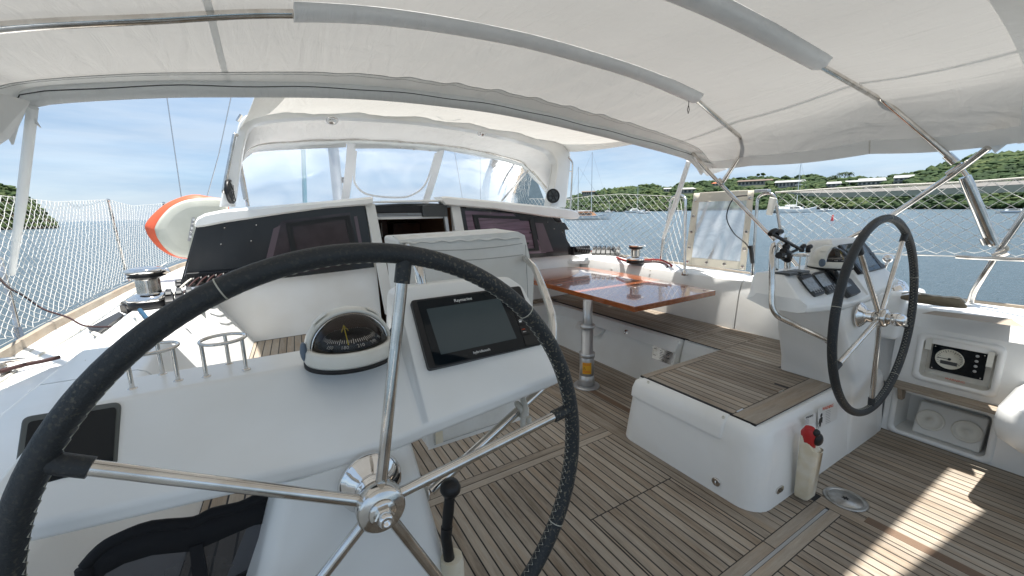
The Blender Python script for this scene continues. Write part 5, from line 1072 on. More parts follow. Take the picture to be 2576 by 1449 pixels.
# ---------------------------------------------------------------- winches
def WL_(s, prof, o, ax, n): return MB().lathe([(r*s, h*s) for r, h in prof], o, ax, n)
def winch(o, s, label, name='winch'):
    o = Vector(o); t_ = thing('winch', o, label, 'winch', 'cockpit winches')
    obj('base', WL_(s, [(0, 0), (.088, 0), (.090, .012), (.088, .030), (.084, .036)], o, (0, 0, 1), 40), M['black'], t_)
    obj('skirt', WL_(s, [(.084, .034), (.090, .040), (.088, .050), (.060, .066), (.050, .070), (0, .070)], o, (0, 0, 1), 44), M['chrome'], t_)
    dr = []
    for k in range(9): z = .066+k*.0085; dr.append((.046+(.0012 if k % 2 else 0), z))
    obj('drum', WL_(s, [(.058, .058)]+dr+[(.048, .142)], o, (0, 0, 1), 40), M['steel'], t_)
    obj('self_tailer', WL_(s, [(.048, .138), (.064, .148), (.074, .150), (.060, .158), (.074, .166), (.072, .172), (.05, .174)], o, (0, 0, 1), 40), M['black'], t_)
    obj('top_cap', WL_(s, [(.074, .170), (.078, .176), (.076, .186), (.050, .194), (.022, .194), (.018, .186), (0, .186)], o, (0, 0, 1), 40), M['chrome'], t_)
    a = .3; mb = MB(); mb.tube([o+Vector((.05, -.02, .176))*s, o+Vector((.085, -.035, .182))*s, o+Vector((.098, -.04, .168))*s], [.012*s, .010*s, .005*s], 8); obj('stripper_arm', mb, M['chrome'], t_)
    return t_
cz = ct_z(3.05)
wo_ = A(600/1.5652, 1205/1.5652, 2, .85); winch((wo_.x, wo_.y, ct_z(wo_.y)), 1.32, 'large chrome winch on the sunlit port coaming, left of the wheel rim')
q = A(1598, 660, 2, .845); winch((q.x, q.y, .838), 1.05, 'chrome winch on the starboard coaming by the net, with dark base')
# rope clutches
def clutches(o, n, step, d, label, mt, size=1.0, up=1):
    o = Vector(o); d = Vector(d).normalized(); s = Vector((-d.y, d.x, 0)); t_ = thing('rope_clutch', o, label, 'rope clutch', 'rope clutches')
    for k in range(n):
        c = o+s*(k-(n-1)/2)*step; mb = MB()
        pr = [(-.075, 0), (.075, 0), (.080, .030), (.050, .052), (-.020, .060), (-.070, .045)]
        mb.prism([c+d*a*size+Vector((0, 0, z*size))-s*step*.42 for a, z in pr], s*step*.84); body = obj('clutch_body', mb, mt, t_, bevel=.004)
        mb = MB(); pr = [(-.060, .052), (.050, .058), (.040, .070), (-.045, .074), (-.085, .055)]
        mb.prism([c+d*a*size+Vector((0, 0, z*size))-s*step*.30 for a, z in pr], s*step*.60); obj('lever', mb, M['black'] if mt is not M['black'] else M['plastic_grey'], body, bevel=.003)
    return t_
q1 = A(565, 702, 2, .875)
clutches((-.55, 3.36, ct_z(3.36)+.002), 4, .052, (.15, -1, 0), 'row of black rope clutches on the port coaming partly behind the wheel rim', M['black'], 1.35)
q = A(466, 728, 2, ct_z(3.3)); clutches((q.x, q.y, ct_z(q.y)), 2, .060, (.25, -1, 0), 'pair of black rope stoppers just right of the large winch', M['black'], .8)
q = A(325, 775, 2, .84); clutches((q.x, q.y, q.z-.03), 1, .07, (.5, -1, 0), 'single black rope jammer left of the large winch', M['black'], 1.0)
q = A(1525, 640, 2, .85); clutches((q.x, q.y, .832), 6, .058, (-.75, -.66, 0), 'grey bank of six rope clutches on the starboard coaming', M['clutch_grey'], 1.65)
# organisers at the feet of the tinted panels
for (x0, y0, x1, y1, n, lb) in ((478, 708, 590, 690, 6, 'port'), (1446, 628, 1482, 630, 6, 'starboard')):
    a, b_ = A(x0, y0, 1, 3.74), A(x1, y1, 1, 3.74)
    t_ = thing('line_organiser', (a+b_)/2, 'black line organiser with %s sheaves where ropes leave the %s cabin front' % ('shining' if lb == 'port' else 'ribbed', lb), 'line organiser')
    obj('case', MB().box((min(a.x, b_.x)-.02, 3.74, min(a.z, b_.z)-.045), (max(a.x, b_.x)+.02, 3.80, max(a.z, b_.z)+.035)), M['black'], t_, bevel=.01)
    for k in range(n): c = a.lerp(b_, (k+.5)/n); obj('sheave', MB().lathe([(0, -.010), (.032, -.010), (.026, 0), (.032, .010), (0, .010)], c+Vector((0, -.01, 0)), (1, 0, .1), 18), M['black'], t_)
    if lb == 'port':
        for k in range(n):
            c = a.lerp(b_, (k+.3)/n); obj('line', MB().tube(spline([c+Vector((0, -.03, .02)), c+Vector((-.02, -.18, .005)), Vector((-.64+.052*k, 3.44, ct_z(3.4)+.035))], 4), .006, 6), M['rope_white'] if k == 0 else M['rope_dark'], t_)
# ropes
def rope(pts, r, m_, label, n=8, cat='rope'):
    return tag(obj('rope', MB().tube(spline(pts, 6), r, n), m_), label, cat)
S_ = lambda px, py, z=.85: A(px, py, 2, z)
rope([S_(1488, 632, .87), S_(1500, 633, .87), S_(1512, 638, .86)], .014, M['rope_red'], 'red flecked rope running between the tinted panel and the grey clutches')
rope([S_(1552, 648, .86), S_(1570, 655, .855), S_(1590, 658, .86)], .014, M['rope_red'], 'red flecked rope between the grey clutches and the starboard winch')
rope([S_(1552, 643, .86), S_(1600, 655, .862), S_(1640, 657, .86)], .008, M['rope_dark'], 'thin dark rope lying past the starboard winch')
rope([S_(1612, 655, .86), S_(1640, 653, .865), S_(1665, 655, .865), S_(1683, 663, .85), S_(1690, 669, .84)], .010, M['rope_red'], 'coiled dark red rope aft of the starboard winch')
rope([S_(1620, 660, .855), S_(1650, 659, .86), S_(1672, 663, .855), S_(1680, 670, .84)], .010, M['rope_dark'], 'dark coil of rope aft of the starboard winch, inner loop')
zp = .86
rope([S_(352, 780, zp), S_(360, 790, zp-.01), S_(368, 800, zp-.02), S_(376, 806, zp-.02)], .013, M['rope_blue'], 'thick blue rope below the large winch')
rope([S_(448, 735, zp), S_(456, 742, zp), S_(462, 748, zp)], .011, M['rope_blue'], 'short blue rope end at the black stoppers')
rope([S_(340, 790, zp), S_(350, 800, zp), S_(352, 815, zp-.02), S_(344, 826, zp-.03)], .014, M['rope_white'], 'thick white rope hooked under the large winch')
rope([S_(235, 838, .80), S_(250, 845, .80), S_(246, 858, .80), S_(262, 862, .80)], .010, M['rope_white'], 'white rope tail beside the black jammer on the port deck')
rope([S_(330, 820, .83), S_(290, 835, .83), S_(255, 860, .815), S_(228, 890, .81), S_(215, 912, .81)], .008, M['rope_white'], 'thin flecked rope along the outer edge of the port coaming')
rope([S_(0, 935, .79), S_(60, 918, .79), S_(110, 908, .79), S_(150, 898, .79)], .009, M['rope_dark'], 'brown rope lying on the shaded port deck at the left edge')
rope([S_(-10, 690, 1.18), S_(20, 722, 1.08), S_(60, 745, .98), S_(110, 778, .90), S_(170, 798, .86), S_(215, 820, .82), S_(290, 822, .82)], .005, M['rope_dark'], 'dark red cord hanging from the port net down to the deck')
rope([S_(-10, 935, .77), S_(100, 870, .77), S_(250, 775, .79), S_(420, 660, .83)], .007, M['rope_white'], 'long flecked control line along the port side deck')
rope([S_(-10, 965, .768), S_(100, 893, .772), S_(255, 795, .80), S_(400, 690, .83)], .006, M['rope_white'], 'pale line parallel to the toe rail on the port deck')
tag(obj('deck_strap', MB().prism([S_(222, 830, .79), S_(300, 788, .80), S_(312, 796, .80), S_(240, 845, .79)], (0, 0, .012)), M['black']), 'black folded strap on the port deck left of the winch', 'strap')
q = S_(395, 715, .82); tag(obj('deck_filler', MB().lathe([(0, 0), (.035, 0), (.034, .005), (0, .006)], A(328, 700, 2, .80), (0, 0, 1), 24), M['alu']), 'small oval metal filler cap on the sunlit port deck', 'deck filler')
t_ = thing('cleat', A(10, 935, 2, .76), 'dark metal deck cleat at the left edge of the picture', 'cleat'); c = A(5, 940, 2, .77)
obj('cleat_body', MB().tube([c+Vector((-.08, .0, .05)), c+Vector((0, 0, .055)), c+Vector((.07, .02, .05))], [.008, .014, .009], 10), M['steel'], t_); obj('cleat_foot', MB().lathe([(0, 0), (.03, 0), (.015, .05), (0, .055)], c, (0, 0, 1), 14), M['steel'], t_)
# ---------------------------------------------------------------- stanchions, nets
def stanchion(b_, tp, label, r=.0125, extra=None):
    t_ = thing('stanchion', b_, label, 'stanchion', 'guard rail stanchions'); b_, tp = Vector(b_), Vector(tp)
    obj('post', MB().tube([b_, tp], r, 12), M['steel'], t_); obj('socket', MB().lathe([(0, -.01), (.03, -.01), (.03, .008), (r+.006, .014), (r+.004, .10), (0, .10)], b_, (tp-b_), 18), M['steel'], t_); obj('cap', MB().lathe([(0, 0), (r+.003, 0), (r+.004, .012), (0, .022)], tp, tp-b_, 12), M['steel'], t_)
    return t_
XP = -1.16
stanchion(A(55, 870, 2, .77), A(0, 655, 0, -1.28), 'stanchion at the far left edge with netting tied round it')
stanchion(A(322, 706, 2, .80), A(272, 505, 0, -1.30), 'stanchion leaning behind the port net, left of the paddle board')
stanchion(A(430, 640, 2, .86), A(412, 512, 0, -1.12), 'distant stanchion behind the paddle board nose')
XS = 3.60
stanchion(A(1660, 662, 0, 3.58), A(1660, 600, 0, 3.60), 'short steel post below the white awning strap, starboard') if False else None
def gate(pts, label):
    t_ = thing('gate_hoop', pts[0], label, 'guard rail gate', 'guard rail gate hoops'); obj('tube', MB().tube(fillet(pts, .09, 7), .0125, 12), M['steel'], t_)
    obj('foot', MB().lathe([(0, -.01), (.03, -.01), (.028, .01), (.016, .05), (0, .05)], pts[0], (0, 0, 1), 16), M['steel'], t_); return t_
zS = .80
gate([A(1722, 690, 2, zS), A(1725, 490, 0, 3.63), A(1690, 492, 0, 3.63), A(1662, 655, 0, 3.60)], 'bent steel gate hoop left of the clear screen')
gate([A(1893, 695, 2, zS), A(1906, 490, 0, 3.62), A(1948, 484, 0, 3.62), A(1975, 650, 0, 3.60)], 'bent steel gate hoop with a bracket right of the clear screen')
tag(obj('gate_bracket', MB().prism([A(1935, 495, 0, 3.60), A(1955, 500, 0, 3.60), A(1942, 542, 0, 3.58), A(1926, 540, 0, 3.58)], (.012, 0, 0)), M['white_plastic'], bevel=.006), 'white drilled bracket hanging under the gate hoop', 'bracket')
tag(obj('hoop_clamp', MB().box(A(1918, 480, 0, 3.60)-Vector((.02, .05, .012)), A(1918, 480, 0, 3.60)+Vector((.04, .06, .012))), M['alu'], bevel=.005), 'metal clamp on top of the right gate hoop', 'clamp')
tag(obj('guard_wire', MB().tube([A(2005, 638, 0, 3.6), A(2180, 636, 0, 3.6), A(2420, 645, 0, 3.6)], .004, 6), M['steel']), 'thin guard wire passing behind the far wheel', 'guard wire')
tag(obj('guard_rail', MB().tube([A(2405, 645, 0, 3.55), A(2440, 648, 0, 3.55), A(2640, 655, 0, 3.4)], .013, 10), M['steel']), 'horizontal steel rail at the right edge', 'guard rail')
# pushpit tube
pp = [A(2440, 773, 0, 3.60), A(2446, 738, 0, 3.60), A(2482, 680, 0, 3.58), A(2520, 620, 0, 3.57), A(2600, 505, 0, 3.56)]
t_ = thing('pushpit', pp[0], 'thick angled steel tube of the stern rail at the right edge', 'stern rail'); obj('tube', MB().tube(fillet(pp, .05), .0165, 14), M['steel'], t_); obj('foot', MB().lathe([(0, -.005), (.04, -.005), (.04, .004), (.022, .010), (0, .010)], pp[0], (0, 0, 1), 20), M['steel'], t_)
obj('clamp', MB().tube([A(2500, 645, 0, 3.56), A(2535, 632, 0, 3.56)], .024, 12), M['steel'], t_); mb = MB()
for k in range(5): c = A(2511+k*3, 640-k*4+2, 0, 3.565); mb.tube([c+Vector((cos(a)*.0, cos(a)*.021, sin(a)*.021)) for a in [j*.7 for j in range(9)]], .004, 5, closed=True)
obj('rope_lashing', mb, M['rope_white'], t_)
# awning straps
def strap(a, b_, w, label):
    a, b_ = Vector(a), Vector(b_); d = (b_-a).normalized(); s = d.cross(FW).normalized()*w/2; mb = MB()
    mb.tube([a, a.lerp(b_, .5)+s*.2, b_], [w*.5, w*.55, w*.35], 8)
    return tag(obj('awning_strap', mb, M['canvas2']), label, 'strap')
strap(A(82, 270, 1, 2.40), A(30, 690, 0, -1.12), .034, 'wide white canvas sleeve running down from the awning corner, far left')
mb = MB(); mb.add([A(88, 298, 1, 2.40), A(103, 322, 1, 2.42), A(90, 312, 1, 2.40)], [(0, 1, 2)]); tag(obj('strap_tail', mb, M['canvas2'], solid=.004), 'loose strap tail at the top of the left canvas sleeve', 'strap tail')
strap(A(1733, 405, 0, 3.40), A(1668, 600, 0, 3.58), .046, 'white canvas sleeve from the awning down to the starboard rail')
tag(obj('awning_post', MB().tube([A(1668, 600, 0, 3.58), A(1662, 655, 0, 3.58)], .013, 10), M['steel']), 'short steel post below the starboard canvas sleeve', 'post')
# nets
def net(name, top, bot, nu, nv, r, label, sag=.02, seed=1, mt=None):
    """top, bot: polylines; diamond mesh with nu diamonds along and nv half rows down"""
    rnd = random.Random(seed); T = resample([Vector(p) for p in top], 2*nu+1); B = resample([Vector(p) for p in bot], 2*nu+1); nodes = {}
    for i in range(2*nu+1):
        for j in range(nv+1):
            if (i+j) % 2 == 0:
                v = j/nv; v = v**.92; p = T[i].lerp(B[i], v); w = Vector((rnd.uniform(-1, 1), rnd.uniform(-1, 1), rnd.uniform(-1, 1)))*.0028
                p = p+w+Vector((.012*sin(i*.11+j*.2), 0, 0))
                if j == nv: p = B[i]+Vector((0, 0, .018*abs(sin(i*pi/6))))
                nodes[i, j] = p
    mb = MB()
    def seg(a, b_, rr=r):
        d = (b_-a); u = d.cross(Vector((.3, .2, 1))).normalized()*rr; w = d.normalized().cross(u)
        q = [u, w, -u, -w]; mb.add([a+x for x in q]+[b_+x for x in q], [(k, (k+1) % 4, 4+(k+1) % 4, 4+k) for k in range(4)])
    for (i, j), p in nodes.items():
        for di in (-1, 1):
            if (i+di, j+1) in nodes: seg(p, nodes[i+di, j+1])
        q = p; c = r*1.9; mb.add([q+Vector(v) for v in ((c, 0, 0), (0, c, 0), (-c, 0, 0), (0, -c, 0), (0, 0, c), (0, 0, -c))], [(0, 1, 4), (1, 2, 4), (2, 3, 4), (3, 0, 4), (1, 0, 5), (2, 1, 5), (3, 2, 5), (0, 3, 5)])
    for i in range(2*nu): seg(T[i], T[i+1], r*1.2); seg(B[i]+Vector((0, 0, -.005)), B[i+1]+Vector((0, 0, -.005)), r)
    return tag(obj(name, mb, mt or M['net']), label, 'safety net', 'white safety nets along the rails')
pt = [(-1.28, 1.4, 1.50), A(0, 492, 0, -1.28), A(140, 508, 0, -1.29), A(272, 502, 0, -1.30), A(330, 518, 0, -1.27), A(412, 512, 0, -1.12), (-1.02, 7.0, 1.60)]
pb = [(-1.20, 1.4, .79), (-1.20, 2.2, .80), (-1.20, 3.3, .83), (-1.17, 4.5, .86), (-1.08, 5.6, .89), (-.92, 7.0, .94)]
net('safety_net', pt, pb, 84, 30, .0014, 'long white safety net along the port rail, left of the paddle board', seed=3)
st1 = [A(1690, 494, 0, 3.61), A(1560, 488, 0, 3.61), A(1490, 493, 0, 3.62), A(1430, 500, 0, 3.62), (3.60, 5.9, 1.62)]
sb1 = [(3.62, A(1690, 494, 0, 3.61).y, .80), (3.62, 3.3, .83), (3.62, 4.0, .85), (3.60, 4.9, .87), (3.56, 5.9, .9)]
net('safety_net', st1, sb1, 30, 20, .0018, 'white safety net on the starboard rail between the arch and the clear screen', seed=5)
mb_t = [A(1728, 500, 0, 3.62), A(1692, 497, 0, 3.61)]; net('safety_net', mb_t, [A(1722, 688, 2, zS), A(1662, 655, 0, 3.61)], 4, 11, .0026, 'small patch of net laced inside the left gate hoop', seed=6)
st2 = [A(1952, 486, 0, 3.60), A(2060, 478, 0, 3.60), A(2200, 470, 0, 3.60), A(2330, 466, 0, 3.60), A(2440, 462, 0, 3.60), A(2580, 448, 0, 3.58), (3.56, -.2, 1.52)]
sb2 = [A(1960, 640, 0, 3.60), A(2100, 637, 0, 3.60), A(2250, 640, 0, 3.60), A(2420, 643, 0, 3.58), A(2560, 650, 0, 3.56), (3.54, -.2, 1.08)]
net('safety_net', st2, sb2, 24, 13, .0016, 'fine white net behind the far wheel, starboard quarter', seed=8)
tag(obj('net_rope', MB().tube([A(1950, 484, 0, 3.60), A(2200, 468, 0, 3.60), A(2440, 458, 0, 3.60), A(2600, 446, 0, 3.58)], .006, 8), M['rope_white']), 'white head rope along the top of the quarter net', 'rope')
# clear screen
t_ = thing('weather_cloth', A(1800, 600, 0, 3.60), 'stained clear vinyl screen with eyelets laced between two gate hoops', 'weather cloth')
def VC(u, v): 
    tlq, trq, brq, blq = (1746, 486), (1898, 478), (1876, 680), (1722, 665)
    px = (tlq[0]*(1-u)+trq[0]*u)*(1-v)+(blq[0]*(1-u)+brq[0]*u)*v; py = (tlq[1]*(1-u)+trq[1]*u)*(1-v)+(blq[1]*(1-u)+brq[1]*u)*v
    return A(px, py, 0, 3.60+.012*sin(u*9+v*3)*sin(v*5)+.006*sin(u*31+v*11))
mb = MB(); mb.grid(lambda u, v: VC(.10+.80*u, .12+.78*v), 26, 26); obj('clear_panel', mb, M['vinyl_milky'], t_)
for u0, u1, v0, v1 in ((0, .105, 0, 1), (.895, 1, 0, 1), (.1, .9, -.005, .125), (.1, .9, .895, 1)):
    mb = MB(); mb.grid(lambda u, v: VC(u0+(u1-u0)*u, v0+(v1-v0)*v)+Vector((-.003, 0, 0)), 12, 12); obj('border', mb, M['cloth_old'], t_, solid=.002)
for u, v in ((.05, .10), (.05, .32), (.05, .54), (.05, .76), (.05, .96), (.36, .95), (.65, .95), (.95, .96), (.95, .10), (.95, .52), (.95, .74)):
    c = VC(u, v)+Vector((-.008, 0, 0)); obj('eyelet', MB().lathe([(.008, 0), (.017, 0), (.016, .004), (.009, .004)], c, (-1, 0, 0), 20), M['steel'], t_)
tag(obj('cable', MB().tube(spline([A(1880, 492, 0, 3.50), A(1845, 500, 0, 3.48), A(1828, 545, 0, 3.48), A(1845, 585, 0, 3.48), A(1878, 615, 0, 3.48), A(1893, 650, 0, 3.52), A(1892, 695, 0, 3.55)], 8), .005, 8), M['black']), 'black cable looping over the clear screen', 'cable')
tag(obj('cable_connector', MB().tube([A(1888, 618, 0, 3.50), A(1893, 662, 0, 3.53)], .016, 10), M['black']), 'black cable connector taped to the gate hoop', 'connector')
# paddle boards
t_ = thing('paddle_board', A(470, 600, 1, 4.8), 'white paddle board with coral red rim standing on edge by the cabin', 'paddle board')
YB_ = 4.9
ro = spline([A(px, py, 1, YB_) for px, py in ((575, 500), (530, 495), (494, 489), (459, 494), (416, 512), (382, 540), (363, 566), (366, 583), (374, 598), (395, 622), (423, 641), (455, 651), (500, 652), (575, 648))], 5)
fo = spline([A(px, py, 1, YB_) for px, py in ((575, 499), (531, 497), (494, 499), (462, 505), (430, 521), (404, 548), (391, 572), (392, 584), (397, 598), (412, 620), (432, 637), (458, 647), (500, 649), (575, 645))], 5)
cc = A(500, 575, 1, YB_)
def sh_(P0, k, dy): return [cc+(p-cc)*k+Vector((0, dy, 0)) for p in P0]
mb = MB(); mb.loft([sh_(fo, 1, -.03), sh_(ro, .985, -.005), sh_(ro, 1, .03), sh_(ro, .99, .08), sh_(ro, .93, .12)], smooth=True); obj('rim', mb, M['orange'], t_)
mb = MB(); mb.loft([sh_(fo, .72, -.046), sh_(fo, .90, -.042), sh_(fo, .992, -.031), sh_(fo, .985, -.02)], smooth=True); face = obj('face', mb, M['board'], t_)
mb = MB(); q = [A(484, 547, 1, YB_-.02), A(491, 547, 1, YB_-.02), A(480, 607, 1, YB_-.02), A(473, 606, 1, YB_-.02)]; q = [p+Vector((0, -.030, 0)) for p in q]; mb.prism([p for p in q], (0, -.001, 0)); lg = obj('logo_strip', mb, M['ink_grey'], face)
mb = MB()
for k in range(5):
    c = q[0].lerp(q[3], .1+.18*k)+Vector((.018, -.002, 0))
    if k == 3: mb.tube([c+Vector((-.01, -.001, .012)), c+Vector((.01, -.001, -.012))], .002, 4); mb.tube([c+Vector((.01, -.001, .012)), c+Vector((-.01, -.001, -.012))], .002, 4)
    elif k == 1: mb.tube([c+Vector((-.010, -.001, 0)), c+Vector((.010, -.001, 0))], .002, 4)
    else: mb.box(c-Vector((.009, .0015, .011)), c+Vector((.009, 0, .011)))
obj('logo_marks', mb, M['sticker'], lg)
# long pale board outside the starboard rail
t_ = thing('long_board', A(2300, 490, 0, 3.95), 'long pale board with teal underside lashed outside the starboard rail', 'board')
tp = [(1966, 480), (2016, 479), (2087, 478), (2200, 474), (2320, 468), (2410, 463), (2620, 451)]; md = [(1966, 482), (2016, 485), (2087, 485), (2200, 482), (2320, 477), (2410, 472), (2620, 461)]; bt_ = [(1970, 484), (2016, 492), (2087, 497), (2200, 495), (2320, 491), (2410, 488), (2620, 481)]
a = [A(*p, 0, 3.86) for p in tp]; b_ = [A(*p, 0, 3.80) for p in md]; c_ = [A(*p, 0, 3.84) for p in bt_]
mb = MB(); mb.loft([[p, q, Vector((p.x+.08, p.y, q.z))] for p, q in zip(a, b_)], smooth=False); obj('upper_rail', mb, mat('board_beige', (.16, .15, .135), .5), t_)
mb = MB(); mb.loft([[p+Vector((.004, 0, -.002)), q, Vector((p.x+.08, p.y, q.z))] for p, q in zip(b_, c_)], smooth=False); obj('underside', mb, mat('board_teal', (.10, .14, .14), .4), t_)
# rolled teak coloured bundle on the quarter
pts = [A(2270, 748, 2, .85), A(2300, 750, 2, .86), A(2360, 756, 2, .86), A(2410, 764, 2, .85), A(2428, 772, 2, .83)]
t_ = thing('rolled_bundle', pts[2], 'brown rolled bundle tied with pale cord on the starboard quarter', 'bundle'); obj('roll', MB().tube(pts, [.012, .026, .030, .026, .010], 12), mat('khaki', (.20, .165, .11), .9, bump=(80, .004)), t_)
mb = MB(); mb.tube(spline([p+Vector((-.01, 0, .024+.012*(k % 2))) for k, p in enumerate(pts)], 6), .005, 6); obj('cord', mb, M['rope_white'], t_)
# blue fender low at the far pedestal
q = A(2235, 850, 1, 1.0); tag(obj('blue_cushion', MB().box((3.02, 1.02, .45), (3.17, 1.06, .80)), M['rubber_blue'], bevel=.02), 'dark blue pad standing behind the far pedestal', 'pad')
# coaming hump behind the far helm
tag(obj('coaming_hump', MB().hexa([(3.10, .80, .60), (3.62, .80, .60), (3.62, 1.5, .60), (3.10, 1.5, .60)], [(3.23, .82, .875), (3.60, .82, .86), (3.60, 1.45, .84), (3.23, 1.45, .84)]), M['gel'], bevel=.03, bseg=4), 'raised white moulding on the coaming under the throttle', 'coaming moulding')
# ---------------------------------------------------------------- far shore
def horizon_y(px): return 561.0-.02115*px
def ray_h(px, dist):      # ground point at that column, dist metres off
    d = A(px, 724, 1, 1000)-EYE; 
    d = FW+RT*((px-1288)/FPX)-UP*((horizon_y(px)-724.5)/FPX); d.z = 0; n = d.length; return EYE+d/n*dist, n
def height_for(px, py, dist):
    d = FW+RT*((px-1288)/FPX)-UP*((py-724.5)/FPX); h = hypot(d.x, d.y); return EYE.z+d.z/h*dist
def interp(t, x):
    if x <= t[0][0]: return t[0][1]
    for (a, ya), (b_, yb) in zip(t, t[1:]):
        if x <= b_: return ya+(yb-ya)*(x-a)/(b_-a)
    return t[-1][1]
RG = [(1330, 520), (1400, 509), (1450, 494), (1490, 487), (1530, 482), (1600, 473), (1660, 469), (1740, 466), (1800, 461), (1860, 455), (1900, 452), (1940, 452), (1990, 452), (2030, 450), (2076, 457), (2148, 455), (2200, 456), (2243, 451), (2281, 445), (2330, 434), (2380, 418), (2440, 402), (2520, 394), (2576, 391), (2700, 385), (2900, 380)]
SD = [(1330, 560), (1450, 520), (1600, 470), (1800, 420), (2000, 350), (2150, 300), (2300, 240), (2450, 210), (2900, 190)]    # distance of the waterline
RD = [(1330, 700), (1600, 640), (1900, 560), (2200, 440), (2300, 380), (2576, 330), (2900, 320)]
def terrain(cols, shore, rd, rgt, rows, jit):
    V = []; 
    for px in cols:
        ds, dr = interp(shore, px), interp(rd, px); hz = height_for(px, interp(rgt, px)+3.0, dr)
        col = []
        for j in range(rows+1):
            t = j/rows; d = ds+(dr-ds)*t; p, _ = ray_h(px, d)
            prof = min(1, t*4)*.16+.84*(t**.9)
            h = WL-.5+(hz-WL+.5)*prof
            h += jit*mnoise.noise(Vector((p.x*.02, p.y*.02, 3)))*(sin(pi*t))
            col.append(Vector((p.x, p.y, h if j else WL-1.5)))
        p, _ = ray_h(px, dr*1.35); col.append(Vector((p.x, p.y, WL+.6*(hz-WL)))); V.append(col)
    return V
def sheet(V, name, mt):
    n = len(V[0]); mb = MB(); mb.add([p for c_ in V for p in c_], [(i*n+j, (i+1)*n+j, (i+1)*n+j+1, i*n+j+1) for i in range(len(V)-1) for j in range(n-1)], True); return struct(name, mb, mt)
M['soil'] = mat('hillside_soil', (.030, .045, .016), .95, var=(.05, (.075, .06, .03), .6))
cols = [1330+i*16 for i in range(99)]
TS = terrain(cols, SD, RD, RG, 16, 5)
sheet(TS, 'hills', M['soil'])
RGL = [(-400, 410), (-200, 440), (-60, 462), (0, 467), (30, 469), (60, 478), (85, 494), (105, 518), (125, 545), (143, 564)]
colsL = [-400+i*12 for i in range(46)]
TL = terrain(colsL, [(-400, 215), (150, 215)], [(-400, 290), (150, 232)], RGL, 10, 2)
M['cliff'] = mat('cliff_rock', (.075, .050, .032), .95, var=(.25, (.035, .040, .015), .9)); sheet(TL, 'headland', M['cliff'])
def leaf_mat(name, a, b_, c_):
    m = bpy.data.materials.new(name); m.use_nodes = True; t = m.node_tree; bs = t.nodes['Principled BSDF']; bs.inputs['Roughness'].default_value = .8; bs.inputs['Specular IOR Level'].default_value = .2
    g = N(t, 'ShaderNodeNewGeometry'); r = N(t, 'ShaderNodeValToRGB'); e = r.color_ramp.elements; e[0].color = (*a, 1); e[1].color = (*c_, 1); k = e.new(.55); k.color = (*b_, 1)
    n = N(t, 'ShaderNodeTexNoise'); n.inputs['Scale'].default_value = .03; n.inputs['Detail'].default_value = 4
    ad = N(t, 'ShaderNodeMath', operation='MULTIPLY_ADD'); ad.inputs[1].default_value = .55; sb = N(t, 'ShaderNodeMath', operation='MULTIPLY_ADD'); sb.inputs[1].default_value = 1.3; sb.inputs[2].default_value = -.38
    t.links.new(g.outputs['Position'], n.inputs['Vector']); t.links.new(n.outputs[0], sb.inputs[0]); t.links.new(g.outputs['Random Per Island'], ad.inputs[0]); t.links.new(sb.outputs[0], ad.inputs[2]); t.links.new(ad.outputs[0], r.inputs[0]); t.links.new(r.outputs[0], bs.inputs['Base Color'])
    return m
M['leaf'] = leaf_mat('foliage', (.012, .026, .009), (.030, .055, .017), (.080, .100, .033))
ICO_V = []; ICO_F = []
_b = bmesh_ = None
import bmesh
_b = bmesh.new(); bmesh.ops.create_icosphere(_b, subdivisions=1, radius=1); _b.verts.ensure_lookup_table(); ICO_V = [v.co.copy() for v in _b.verts]; ICO_F = [tuple(v.index for v in f.verts) for f in _b.faces]; _b.free()
def clump(mb, c, r, rnd, sq=.75):
    a = rnd.uniform(0, 6.3); ca, sa = cos(a), sin(a); vs = []
    for v in ICO_V:
        k = r*rnd.uniform(.62, 1.25); vs.append(Vector((c.x+(v.x*ca-v.y*sa)*k, c.y+(v.x*sa+v.y*ca)*k, c.z+v.z*k*sq)))
    b0 = len(mb.v); mb.v += vs; mb.f += [tuple(b0+i for i in f) for f in ICO_F]; mb.sm += [False]*len(ICO_F)
def cover(V, name, n, r0, r1, seed, label=None):
    rnd = random.Random(seed); mb = MB(); nc, nr = len(V)-1, len(V[0])-2
    for _ in range(n):
        u = rnd.random()*nc; v = (rnd.random()**1.0)*nr; i, j = min(nc-1, int(u)), min(nr-1, int(v)); fu, fv = u-i, v-j
        p = V[i][j].lerp(V[i+1][j], fu).lerp(V[i][j+1].lerp(V[i+1][j+1], fu), fv)
        dist = (p-EYE).length; s = dist/400
        g = mnoise.noise(Vector((p.x*.025, p.y*.025, 1)))
        if g < -.33 and v > nr*.3: continue
        if p.z < WL+.4: p.z = WL+.7
        v3 = p-EYE; zz = v3.dot(FW)
        if zz > 1:
            qx, qy = 1288+FPX*v3.dot(RT)/zz, 724.5-FPX*v3.dot(UP)/zz; dd = hypot(v3.x, v3.y)
            if any(abs(qx-c[0]) < c[2]*.62 and -c[3]*.5 < qy-c[1] < c[3]*.5+11 and dd < c[4]+12 for c in CLEAR): continue
        r = rnd.uniform(r0, r1)*s*(1.25 if v > nr*.92 else 1); clump(mb, p+Vector((0, 0, r*rnd.uniform(.1, .8))), r, rnd)
    o = obj(name, mb, M['leaf']); return tag(o, label, 'woods', kind='stuff')
# rocks of the shoreline
mb = MB(); rnd = random.Random(4); M['rock'] = mat('shore_rock', (.11, .09, .07), .9, var=(.4, (.05, .04, .035), .8))
for V in (TS, TL):
    for i in range(len(V)-1):
        for k in range(3):
            p = V[i][1].lerp(V[i+1][1], rnd.random()); q = V[i][0].lerp(p, .5); q.z = WL+.1; clump(mb, q, rnd.uniform(.5, 1.5)*(q-EYE).length/350, rnd, .6)
struct('shore_rocks', mb, M['rock'])
